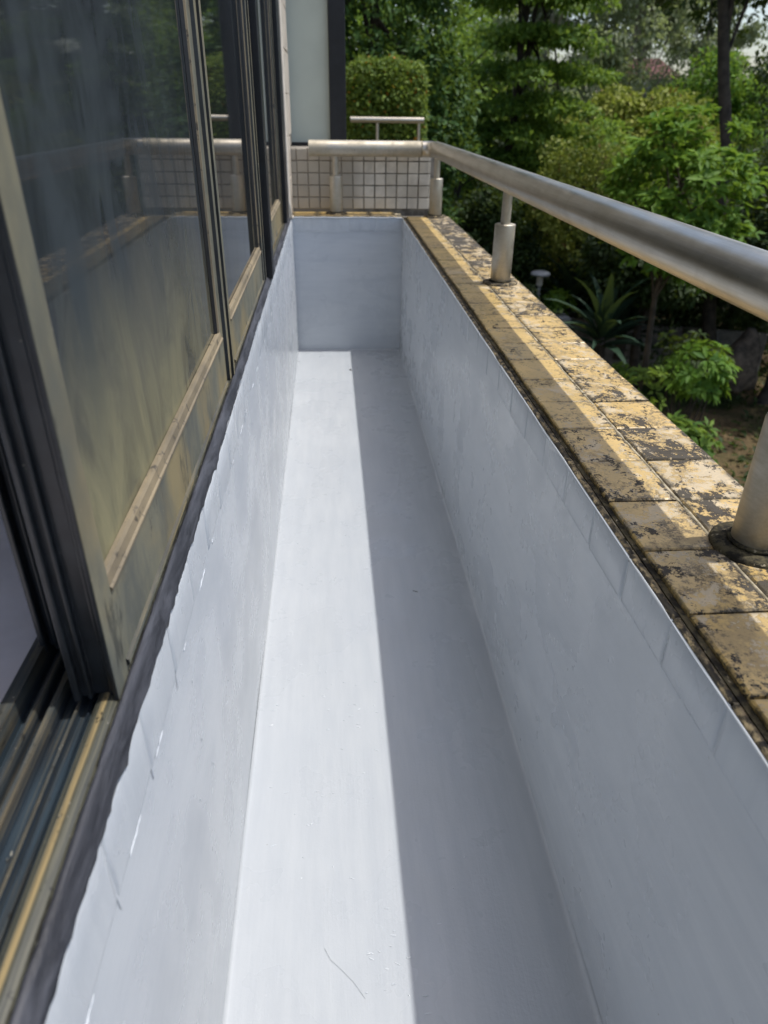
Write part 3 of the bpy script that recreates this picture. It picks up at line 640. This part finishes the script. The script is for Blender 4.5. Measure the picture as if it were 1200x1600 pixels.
# ------------------------------------------------------------------ steel handrail
hr = thing('handrail', 'round stainless steel handrail on posts standing along the parapet coping', 'handrail')
RX, RZ, RR = .457, .841, .0308
yb = 3.335; pts = [(RX, y, RZ) for y in np.linspace(Y0 - .2, 3.23, 40)]
pts += [(RX - .05 + .05 * math.cos(t), yb - .05 + .05 * math.sin(t), RZ) for t in np.linspace(0.15, math.pi / 2 - .15, 8)]
p1 = pts + [(RX - .058, yb, RZ)]
MB().tube(p1, RR, 40).build('rail_pipe', M_steel, hr)
MB().tube([(RX - .0595, yb, RZ), (RX - .0625, yb, RZ)], RR + .0006, 32).build('weld_seam', M_grout, hr)
MB().tube([(RX - .064, yb, RZ)] + [(x, yb, RZ) for x in np.linspace(RX - .09, -.078, 14)], RR, 36).build('rail_pipe', M_steel_dull, hr)
def post(x, y, mat):
    p = MB().tube([(0, 0, .10), (0, 0, .2305)], .0125, 18).build('post', mat, hr, (x, y, .5862))
    s = MB().lathe([(.0, .1505), (.022, .1505), (.0262, .1495), (.0268, .147), (.0268, .003), (.0255, .0005)], n=32).build('sleeve', mat, p)
    f = MB().lathe([(.0268, .0055), (.034, .0062), (.044, .0055), (.0470, .0035), (.0475, -.001)], n=36).build('base_flange', M_lichen if y < 1 else M_nosing, p)
    MB().lathe([(.0275, .0050), (.0305, .0075), (.0300, .0095), (.0272, .0105)], n=32).build('base_weld', M_lichen, p)
for y in (-.70, .625, 1.945, 3.255): post(RX if y < 3 else .4545, y, M_steel_post)
post(.032, yb + .003, M_steel_dull)

# screen, neighbour's rail, planter and hedge further along the facade
sc = thing('privacy_screen', 'pale grey-green frosted screen in a black frame behind the mosaic wall', 'screen')
MB().box(-.172, .014, 3.700, 3.712, .848, 3.2).build('frosted_panel', M_frost, sc)
fr = MB(); fr.box(.0145, .088, 3.672, 3.735, .800, 3.2); bevel(fr.build('frame_post', M_black, sc), .003)
fr = MB(); fr.box(-.172, .0142, 3.680, 3.730, .795, .847); fr.build('bottom_frame', M_black, sc)
nb = thing('neighbour_planter', "neighbour's plain concrete balcony planter below the clipped hedge", 'planter')
MB().box(.00, 1.32, 9.20, 9.33, -.1, .58).build('front_wall', M_concrete, nb)
MB().box(1.20, 1.32, 9.334, 13.0, -.1, .58).build('side_wall', M_concrete, nb)
MB().box(.00, 1.198, 9.334, 13.0, -.1, .40).build('soil_bed', M_ground, nb)
nr = thing('short_handrail', "short bright steel handrail in front of the neighbour's clipped hedge", 'handrail')
MB().tube([(.270, 9.27, RZ + .012), (1.115, 9.27, RZ + .012)], .031, 20).build('rail_pipe', M_steel, nr)
for x in (.58, 1.06):
    MB().tube([(x, 9.27, .58), (x, 9.27, .825)], .016, 12).build('post', M_steel_dull, nr)

# ------------------------------------------------------------------ small things on the floor
tag(bevel(MB().add([(-.006, 0, 0), (-.002, -.004, 0), (.005, -.002, 0), (.007, .002, 0), (.001, .004, 0), (-.003, -.001, .005), (.003, .0005, .005)],
                   [(4, 3, 2, 1, 0), (0, 1, 5), (1, 2, 6, 5), (2, 3, 6), (3, 4, 5, 6), (4, 0, 5)]).build('seed', M_seed, None, (.076, 2.975, .0012)), .0008), 'small dark fallen seed lying by the shadow edge near the far end', 'seed')
tag(MB().tube([(-.030, .545, .0012), (-.022, .530, .0016), (-.008, .517, .0014), (.008, .500, .0014), (.022, .480, .0011)], .0002, 5).build('hair', M_fibre), 'thin curved grey hair stuck in the sunlit floor paint', 'hair')
tag(MB().tube([(.177, 1.358, .0008), (.182, 1.354, .0010), (.188, 1.353, .0008)], .0006, 5).build('twig', M_seed), 'tiny dark twig lying on the shaded side of the floor', 'twig')

# ------------------------------------------------------------------ vegetation
def leaf_mesh(name, P, D, N, L, W, mat, fold=.18):
    """one folded four-corner leaf per row: P base, D direction, N normal, L length, W width"""
    n = len(P); D = D / np.linalg.norm(D, axis=1, keepdims=True); Sx = np.cross(D, N); Sx /= np.linalg.norm(Sx, axis=1, keepdims=True) + 1e-9
    Nn = np.cross(Sx, D); L = L[:, None]; W = W[:, None]
    V = np.empty((n, 4, 3)); V[:, 0] = P; V[:, 1] = P + D * L * .48 + Sx * W * .5 + Nn * W * fold; V[:, 2] = P + D * L - Nn * L * .10; V[:, 3] = P + D * L * .48 - Sx * W * .5 + Nn * W * fold
    V = V.reshape(-1, 3); i = np.arange(n)[:, None] * 4
    F = np.concatenate([i + 0, i + 1, i + 2, i + 0, i + 2, i + 3], 1).reshape(-1)
    me = bpy.data.meshes.new(name); me.vertices.add(n * 4); me.vertices.foreach_set('co', V.astype(np.float32).ravel())
    me.loops.add(n * 6); me.loops.foreach_set('vertex_index', F.astype(np.int32)); me.polygons.add(n * 2)
    me.polygons.foreach_set('loop_start', np.arange(0, n * 6, 3, dtype=np.int32)); me.polygons.foreach_set('loop_total', np.full(n * 2, 3, dtype=np.int32))
    me.materials.append(mat); me.update(calc_edges=True); me.validate(); return me
def rdir(n):
    d = rng.normal(size=(n, 3)); return d / np.linalg.norm(d, axis=1, keepdims=True)
def clumps_leaves(C, R, per, L, flat=.7, droop=.2, inner=.45):
    """C clump centres (k,3), R radii (k,): leaves sit on and in each clump, turned outward and up"""
    k = len(C); idx = np.repeat(np.arange(k), per); n = len(idx); d = rdir(n)
    rad = R[idx] * (inner + (1 - inner) * rng.random(n) ** .6); off = d * rad[:, None]; off[:, 2] *= flat
    P = C[idx] + off; N = d * .55 + np.array([.12, 0, 1.0]) + rng.normal(size=(n, 3)) * .38
    D = d * .7 + rng.normal(size=(n, 3)) * .7; D[:, 2] -= droop
    Ls = L * rng.uniform(.6, 1.25, n); return P, D, N, Ls, Ls * rng.uniform(.42, .62, n)
def rosette_leaves(C, A, per, L, droop=.35):
    k = len(C); idx = np.repeat(np.arange(k), per); n = len(idx); ph = rng.random(n) * 2 * np.pi
    ax = A / np.linalg.norm(A, axis=1, keepdims=True); u = np.cross(ax, np.array([.31, .77, .2])); u /= np.linalg.norm(u, axis=1, keepdims=True); w2 = np.cross(ax, u)
    D = u[idx] * np.cos(ph)[:, None] + w2[idx] * np.sin(ph)[:, None] + ax[idx] * rng.uniform(-.1, .6, n)[:, None]; D[:, 2] -= droop * rng.random(n)
    N = ax[idx] + rng.normal(size=(n, 3)) * .2; Ls = L * rng.uniform(.6, 1.2, n)
    return C[idx] + D * .02, D, N, Ls, Ls * rng.uniform(.32, .45, n)
def ellipsoid_clumps(c, r, k, rc, shell=.55, seed=0):
    d = rdir(k); rad = shell + (1 - shell) * rng.random(k) ** .5; return np.array(c) + d * rad[:, None] * np.array(r), rc * rng.uniform(.6, 1.3, k)
def trunk_mb(base, top, r0, r1, limbs=(), n=9, bend=.12, seed=0):
    rr = random.Random(seed); b, t = Vector(base), Vector(top); pts = []; rs_ = []
    for i in range(9):
        f = i / 8; p = b.lerp(t, f); q = bend * math.sin(f * math.pi) ; pts.append(p + Vector((q * rr.uniform(-1, 1), q * rr.uniform(-1, 1), 0))); rs_.append(r0 + (r1 - r0) * f ** .8)
    rs_[0] *= 1.35; mb = MB().tube(pts, rs_, n)
    for f, end, r in limbs:
        i = min(7, int(f * 8)); a = pts[i].lerp(pts[i + 1], f * 8 - i); e = Vector(end); m_ = a.lerp(e, .5) + Vector((rr.uniform(-.15, .15), rr.uniform(-.15, .15), .12 * (e - a).length))
        mb.tube([a, a.lerp(m_, .5) + Vector((0, 0, .03)), m_, e], [r, r * .8, r * .6, r * .25], 6)
    return mb
def make_tree(name, label, cat, base, parts_leaves, mat, trunk, bark, group=None):
    t = thing(name, label, cat, base, group); b = np.array(base)
    P, D, N, L, W = [np.concatenate(q) for q in zip(*parts_leaves)]
    link('crown', leaf_mesh('crown', P - b, D, N, L, W, mat), t)
    trunk.v = [(x - base[0], y - base[1], z - base[2]) for x, y, z in trunk.v]
    trunk.build('trunk', bark, t); return t
def limbs_to(C, n, seed, r, lo=.35):
    rr = random.Random(seed); idx = rr.sample(range(len(C)), min(n, len(C)))
    return [(rr.uniform(lo, .95), tuple(C[i]), r * rr.uniform(.5, 1)) for i in idx]

# clipped hedge in the neighbour's planter
h = thing('clipped_hedge', "box-clipped green hedge with a few orange leaves in the neighbour's planter", 'hedge', (.72, 10.0, .40))
n = 17000; q = rdir(n); q = q / (np.sum(np.abs(q) ** 5, axis=1, keepdims=True) ** .2); q = q[q[:, 2] > -.97]; n = len(q)
q = q * (1 - .16 * rng.random((n, 1)) ** 2) + rng.normal(size=(n, 3)) * .035
P = q * np.array([.475, .60, .52]) + np.array([0, .20, .54]); P += .02 * np.sin(P[:, [1, 2, 0]] * 17); Nl = q * .5 + np.array([.1, -.2, 1.0]) + rng.normal(size=(n, 3)) * .45
Ls = .060 * rng.uniform(.5, 1.3, n)
link('foliage', leaf_mesh('foliage', P, rng.normal(size=(n, 3)), Nl, Ls, Ls * .6, L_hedge), h)
st = MB()
for i in range(7):
    x = -.38 + .13 * i; st.tube([(x, -.2 + .05 * (i % 3), 0), (x + .03, -.18, .2), (x + .06 * (i % 2), -.1, .6)], [.014, .011, .005], 6)
st.build('stems', M_bark, h)

# 1 dense dark tree right behind the hedge
C, R = ellipsoid_clumps((.75, 13.4, 1.6), (1.50, 1.6, 4.9), 380, .38, .60)
make_tree('dense_tree', 'dense dark green small-leaved tree standing right behind the clipped hedge', 'tree', (.75, 13.4, gz),
          [clumps_leaves(C, R, 230, .115, .8)], L_dense, trunk_mb((.75, 13.4, gz - .1), (.8, 13.4, 4.5), .18, .05, limbs_to(C, 16, 1, .05), seed=2), M_bark)
# 2 layered tree
Cs = []; 
for lv, (z, r) in enumerate([(.05, .9), (.55, 1.25), (1.05, 1.05), (1.6, 1.45), (2.2, 1.15), (2.85, 1.3), (3.6, 1.1), (4.4, 1.0), (5.2, .8)]):
    for arm in range(5):
        th = lv * 1.9 + arm * 1.2566; L_ = r * rng.uniform(.75, 1.2)
        for q in range(7):
            f = .25 + .75 * q / 6; Cs.append(np.array([[4.15 + L_ * f * math.cos(th) + rng.normal() * .10, 16.6 + L_ * f * math.sin(th) + rng.normal() * .12, z + .10 * math.sin(f * 3) - .12 * f * f + rng.normal() * .03]]))
C = np.concatenate(Cs); R = .36 * rng.uniform(.7, 1.2, len(C))
make_tree('layered_tree', 'tree with flat layered tiers of leaves right of the dense dark tree', 'tree', (3.55, 16.5, gz),
          [clumps_leaves(C, R, 95, .13, .22, .05)], L_layer, trunk_mb((3.45, 16.5, gz - .1), (4.1, 16.6, 4.8), .13, .03, limbs_to(C, 26, 3, .035), seed=4), M_bark)
# 3 bright large-leaved tree
C, R = ellipsoid_clumps((4.28, 9.2, .10), (.85, .9, .95), 150, .2, .45); 
A = C - np.array([4.28, 9.2, -.6]); A[:, 2] += .5
C2, R2 = ellipsoid_clumps((4.75, 8.9, -.55), (.5, .5, .45), 45, .2, .3); A2 = C2 - np.array([4.6, 9.0, -1.3])
make_tree('bright_tree', 'bright green large-leaved tree beyond the handrail, sunlit on top', 'tree', (4.4, 9.3, gz),
          [rosette_leaves(C, A, 17, .19), clumps_leaves(C, R * .8, 14, .11), rosette_leaves(C2, A2, 16, .18)], L_bright, trunk_mb((4.4, 9.3, gz - .1), (4.3, 9.2, .4), .07, .02, limbs_to(C, 22, 5, .02, .55), seed=6), M_bark)
# 4 tall dark tree at the right edge
C, R = ellipsoid_clumps((6.35, 12.9, 4.0), (1.45, 1.3, 2.2), 62, .45, .35)
C3, R3 = ellipsoid_clumps((6.95, 12.2, .1), (.55, .6, 2.6), 46, .34, .3)
make_tree('tall_tree', 'tall dark leaning tree with hanging vines at the right edge', 'tree', (6.75, 12.3, gz),
          [clumps_leaves(C, R, 110, .13, .7), clumps_leaves(C3, R3, 70, .09, 1.2, .6)], L_dark, trunk_mb((7.05, 12.2, gz - .1), (5.25, 12.9, 6.4), .13, .06, limbs_to(C, 22, 7, .05, .5), bend=.15, seed=8), M_bark)
# 5 mid canopy, each a bush-like tree
def bushy(name, label, x, y, zt, rx, rz, mat, k=120, per=120, leaf=.16, rc=.42, group=None, sparse=.5, bark=M_bark, seed=0):
    c = (x, y, zt - rz); C, R = ellipsoid_clumps(c, (rx, rx, rz), k, rc, sparse)
    base = (x, y, min(hill(x, y), zt - rz))
    return make_tree(name, label, 'tree', base, [clumps_leaves(C, R, per, leaf, .65)], mat, trunk_mb((x, y, base[2] - .1), (x + .1, y, zt - rz * .5), .11, .03, limbs_to(C, 10, seed, .035), seed=seed), bark, group)
bushy('round_tree', 'yellow-green round-topped tree just below the red-roofed house', 7.35, 20.2, 1.35, 1.5, 1.6, L_yellow, seed=11)
bushy('round_tree', 'olive bushy tree behind the bright large-leaved tree', 8.75, 20.0, 1.45, 1.5, 1.9, L_yellow, seed=12)
bushy('round_tree', 'fresh green domed tree between the house and the tall dark tree', 10.9, 22.4, 2.3, 1.35, 2.0, L_bright, leaf=.16, seed=13)
bushy('small_tree', 'yellowish small tree left of the bright large-leaved tree', 5.0, 14.6, .62, 1.1, 1.3, L_yellow, leaf=.10, rc=.32, per=90, seed=14)
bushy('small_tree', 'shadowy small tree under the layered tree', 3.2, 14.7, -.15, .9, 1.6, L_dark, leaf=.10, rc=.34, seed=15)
bushy('small_tree', 'dim green small tree between the layered tree and the lamp', 4.0, 16.0, -.35, .9, 1.5, L_layer, leaf=.10, rc=.34, seed=16)
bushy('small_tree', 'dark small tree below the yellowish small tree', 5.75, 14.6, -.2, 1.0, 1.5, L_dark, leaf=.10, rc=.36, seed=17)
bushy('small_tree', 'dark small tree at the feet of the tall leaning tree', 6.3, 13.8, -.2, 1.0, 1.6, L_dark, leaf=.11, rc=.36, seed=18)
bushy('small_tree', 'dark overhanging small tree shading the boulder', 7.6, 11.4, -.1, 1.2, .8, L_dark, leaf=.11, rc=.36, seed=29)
bushy('small_tree', 'dark low-crowned small tree added over the agaves to shade them', 5.35, 11.9, -.62, 1.05, .55, L_dark, leaf=.11, rc=.34, seed=31)  # crown added to put the agaves in deeper shade
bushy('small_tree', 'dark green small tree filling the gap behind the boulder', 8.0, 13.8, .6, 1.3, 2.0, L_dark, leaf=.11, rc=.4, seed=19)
bushy('small_tree', 'leafy small tree just right of the dense dark tree', 2.75, 16.8, 1.2, .9, 2.4, L_layer, leaf=.11, rc=.36, seed=20)
bushy('small_tree', 'half-shaded small tree behind the yellowish small tree', 5.7, 17.0, .75, 1.2, 1.6, L_layer, leaf=.12, rc=.4, seed=21)
# 6 wispy pale-trunked trees further back
for i, (x, y, lean, ht, lab) in enumerate([(9.4, 33, 2.2, 12.0, 'left one of the tall wispy grey-green trees, trunk leaning right'), (11.6, 34, 1.6, 12.5, 'wispy grey-green tree with slanting pale trunk above the red roof'), (13.6, 36, .4, 11.5, 'airy grey-green tree standing right of the red roof'), (8.0, 31, .5, 10.5, 'feathery grey-green tree peeping over the layered tree'), (18.0, 40, .6, 12.0, 'rightmost of the wispy grey-green trees, behind the tall dark trunk')]):
    top = Vector((x + lean, y, gz + ht)); Cc = []
    for j in range(95):
        f = rng.uniform(.70 if i == 1 else .60 if i == 2 else .42, 1.05); Cc.append((x + lean * f + rng.normal() * 1.5, y + rng.normal() * 1.3, gz + ht * f + rng.normal() * .35))
    Cc = np.array(Cc); Rr = .62 * rng.uniform(.5, 1.3, len(Cc))
    make_tree('wispy_tree', lab, 'tree', (x, y, gz), [clumps_leaves(Cc, Rr, 190, .20, 1.1, .9, .2)], L_grey, trunk_mb((x, y, gz - .2), top, .17, .04, limbs_to(Cc, 20, 30 + i, .04, .3), bend=.2, seed=40 + i), M_pale_bark, 'tall wispy trees at the back of the garden')
# 7 belt of wood closing the view
protoA = bushy('wood_tree', 'broad mid-green tree filling the gap right of the dense dark tree', 3.0, 27.0, 4.6, 2.4, 3.6, L_layer, k=100, per=90, leaf=.24, rc=.75, group='trees in the belt of wood', seed=50)
protoB = bushy('wood_tree', 'broad dark tree low behind the layered tree', 6.0, 29.0, 2.6, 2.3, 3.2, L_dark, k=100, per=90, leaf=.24, rc=.75, group='trees in the belt of wood', seed=51)
protoC = bushy('wood_tree', 'broad yellow-green tree just in front of the house', 11.2, 27.5, 1.5, 2.2, 3.0, L_yellow, k=100, per=90, leaf=.24, rc=.7, group='trees in the belt of wood', seed=52)
def copy_tree(o, loc, rz, sc_, lab):
    c = o.copy(); c['label'] = lab; COL.objects.link(c); c.location = loc; c.rotation_euler = (0, 0, rz); c.scale = (sc_, sc_, sc_)
    for ch in o.children:
        d = ch.copy(); COL.objects.link(d); d.parent = c
    return c
for i, (pr_, x, y, s_) in enumerate([(0, -.5, 26, 1.15), (1, 1.2, 30, 1.3), (1, 8.4, 27, .85), (2, 13.4, 26.5, .95), (1, 15.5, 25.5, 1.1), (0, 6.6, 37, 1.1), (1, 10.3, 40, .95), (1, 15.8, 42, 1.0), (2, 18.5, 40, 1.1), (0, 20.5, 36, .8),
                                      (1, 13.0, 17.0, 1.1), (0, 14.0, 11.0, 1.2), (1, 12.0, 7.0, .9), (0, 17.0, 5.0, 1.2), (1, 20, 14, 1.2), (0, 19.5, 24, 1.0), (1, 26.5, 62, 1.15), (1, 17.5, 63, 1.1), (1, 31, 60, 1.2), (2, 27, 52, 1.1), (1, 10.5, 60, 1.1), (2, 14, 68, 1.2), (1, 36, 62, 1.3)]):
    side_ = 'behind the dense dark tree' if x < 5 and y < 45 else 'beyond the right edge of the view' if x / y > .6 else 'on the skyline behind the house' if y > 50 else 'behind the tall leaning tree' if x / y > .47 else 'in the wood between the layered tree and the house'
    copy_tree((protoA, protoB, protoC)[pr_], (x, y, hill(x, y) - .1), i * 1.3, s_, ('mid-green leafy tree ', 'dark green leafy tree ', 'yellow-green leafy tree ')[pr_] + side_ + ({2: ', nearest', 9: ', darkest', 6: ', farthest'}.get(i, '') if 'in the wood' in side_ else {10: ', closest to the handrail side', 12: ', lowest of them', 14: ', far right', 11: ', tall and close', 13: ', right beside the building line', 15: ', farthest away'}.get(i, '') if 'right edge' in side_ else {16: ', right of the tall trunk', 17: ', just left of the tall trunk', 18: ', at the far right', 20: ', left of the house', 21: ', far left of the house', 22: ', most distant'}.get(i, '') if 'skyline' in side_ else ''))

# agaves, each leaf its own part
def agave(loc, R_, n_, label, seed):
    t = thing('agave', label, 'plant', loc, 'spiky agaves by the path'); rr = random.Random(seed)
    def leafm(L):
        vv = []; 
        for i in range(7):
            f = i / 6; wd = .075 * L * (math.sin(min(1, f * 1.15 + .18) * math.pi * .86)) if f < 1 else .002; zc = .42 * f - .34 * f ** 2.6
            vv += [(f * L, -wd, zc * L + wd * .45), (f * L, 0, zc * L), (f * L, wd, zc * L + wd * .45)]
        return MB().add(vv, [(i * 3 + q, i * 3 + 3 + q, i * 3 + 4 + q, i * 3 + 1 + q) for i in range(6) for q in range(2)], True).mesh('leaf', L_agave)
    ms = [leafm(R_ * s_) for s_ in (.8, 1.0, 1.15)]
    for i in range(n_):
        o = link('leaf', rr.choice(ms), t, (0, 0, .05 + .25 * i / n_)); o.rotation_euler = (rr.uniform(-.1, .1), -(-.15 + 1.25 * (i / n_) ** 1.2) , i * 2.399)
    MB().lathe([(.10, -.3), (.11, 0), (.06, .3), (0, .36)], n=10).build('stem', M_bark, t)
agave((4.35, 11.1, -2.45), 1.05, 30, 'large spiky agave with broad blue-green leaves just beyond the coping', 1)
agave((4.75, 14.0, -2.6), 1.15, 28, 'spiky agave in deep shade behind the larger agave', 2)
agave((5.25, 12.4, -2.7), .95, 26, 'right-hand dark agave in front of the pale path edge', 3)

# shrubs in the bed below
def shrub(label, c, r, mat, k, per, leaf, seed, flat=.8):
    C, R = ellipsoid_clumps(c, (r, r, r * flat), k, r * .33, .35); A = C - np.array(c) + np.array([0, 0, r * .8]); gzz = min(hill(c[0], c[1]), c[2] - r * flat)
    t = thing('shrub', label, 'shrub', (c[0], c[1], gzz)); b = np.array((c[0], c[1], gzz))
    P, D, N, L, W = rosette_leaves(C, A, per, leaf); link('foliage', leaf_mesh('foliage', P - b, D, N, L, W, mat), t)
    s_ = MB(); rr = random.Random(seed)
    for i in rr.sample(range(len(C)), 7):
        e = Vector(C[i]) - Vector(b); s_.tube([(0, 0, -.05), e * .5 + Vector((rr.uniform(-.05, .05), 0, .05)), e], [.016, .012, .004], 5)
    s_.build('stems', M_bark, t)
shrub('small lime-green shrub beside the garden lamp', (4.28, 13.25, -2.15), .27, L_bright, 30, 12, .13, 1)
shrub('bright green shrub below the coping, upper of the two', (4.62, 8.35, -1.85), .42, L_bright, 60, 14, .15, 2)
shrub('darker green shrub low beside the near rail post', (4.15, 7.5, -2.45), .42, L_layer, 70, 14, .15, 3)
shrub('dim green shrub between the agave and the bright shrub', (4.25, 9.3, -2.45), .5, L_layer, 70, 14, .14, 4)
shrub('dark low shrub in the shade below the bright tree', (5.3, 10.0, -2.3), .6, L_dark, 80, 14, .15, 5)
shrub('dark spreading shrub close under the parapet', (3.5, 9.4, -2.9), .7, L_dark, 90, 14, .15, 6)
shrub('low dark shrub left of the garden lamp', (3.1, 13.2, -2.2), .8, L_dark, 110, 14, .15, 7)

# ground litter and low cover under the trees
n = 26000; P = np.stack([rng.uniform(.8, 13, n), rng.uniform(5, 24, n), np.zeros(n)], 1); keep = np.array([math.sin(p[0] * 1.1) + math.sin(p[1] * .9 + 1) + rng.normal() * .6 > .15 for p in P]); P = P[keep]
P[:, 2] = [hill(p[0], p[1]) + rng.uniform(0, .10) for p in P]; n = len(P); Ls = .13 * rng.uniform(.5, 1.3, n)
tag(link('ground_cover', leaf_mesh('ground_cover', P, rdir(n) + np.array([0, 0, .3]), rdir(n) * .5 + np.array([0, 0, 1]), Ls, Ls * .5, L_dark)), 'low leafy ground cover spread between the trees', 'ground cover', None, 'stuff')

# garden lamp, stone block, boulder, path edge
gl = thing('garden_lamp', 'grey mushroom-shaped garden lamp standing beyond the coping', 'lamp', (3.91, 13.44, gz))
MB().tube([(0, 0, -.05), (0, 0, 1.74)], .035, 14).build('pole', M_lamp, gl)
MB().lathe([(0, 1.86), (.10, 1.855), (.175, 1.83), (.190, 1.80), (.180, 1.785), (.06, 1.76), (.036, 1.74)], n=28).build('lamp_shade', M_lamp, gl)
MB().lathe([(.06, 1.60), (.065, 1.70), (.058, 1.758)], n=20).build('lamp_glass', M_white, gl)
sb = bpy.data.meshes.new('x')
o = bevel(MB().box(-.19, .19, -.19, .19, 0, 1.15).build('stone_post', M_lamp, None, (4.20, 12.95, gz)), .02); tag(o, 'square grey stone post with flat top beside the lime-green shrub', 'post')
vv = []; 
bm = bmesh.new(); bmesh.ops.create_icosphere(bm, subdivisions=3, radius=1.0)
for q in bm.verts:
    k = .92 + .09 * math.sin(9 * q.co.x + 4 * q.co.y) * math.sin(8 * q.co.z) + .10 * math.sin(3.1 * q.co.x + 1) * math.cos(2.7 * q.co.y) + .06 * math.sin(7 * q.co.z + 3 * q.co.x); q.co = Vector((q.co.x * .36 * k, q.co.y * .32 * k, max(-.3, q.co.z) * .72 * k))
me = bpy.data.meshes.new('boulder'); bm.to_mesh(me); bm.free(); me.materials.append(M_stone)
for q in me.polygons: q.use_smooth = True
tag(link('boulder', me, None, (6.75, 11.0, -2.85)), 'upright brown boulder under the trees at the right edge', 'boulder')
MB().box(-1.9, 1.9, -.06, .06, 0, .16)
o = bevel(MB().box(-1.8, 1.8, -.06, .06, -.05, .95).build('garden_kerb', M_concrete, None, (6.3, 13.0, gz)), .02); o.rotation_euler = (0, 0, -.35); tag(o, 'low pale concrete garden wall behind the boulder', 'garden wall')

# red-roofed house seen between the trees
hs = thing('house', 'red-roofed house with pale walls glimpsed between the trees', 'house', (21.6, 56.0, -2.9)); hs.rotation_euler = (0, 0, -.3); hs.scale = (.72, .8, .93)
MB().box(-3.2, 3.2, -2.5, 2.5, -1.0, 6.05).build('wall', M_white, hs)
rf = MB(); rf.add([(-3.7, -3.0, 6.05), (3.7, -3.0, 6.05), (3.7, 3.0, 6.05), (-3.7, 3.0, 6.05), (-1.6, 0, 7.4), (1.6, 0, 7.4)], [(0, 1, 5, 4), (1, 2, 5), (2, 3, 4, 5), (3, 0, 4), (3, 2, 1, 0)]); rf.build('roof', M_roof, hs)
for x in (-2.2, 0, 2.2):
    wv = MB().box(x - .5, x + .5, -2.56, -2.502, 4.1, 5.5).build('window', M_white, hs); MB().box(x - .42, x + .42, -2.58, -2.562, 4.18, 5.42).build('pane', M_window, wv)
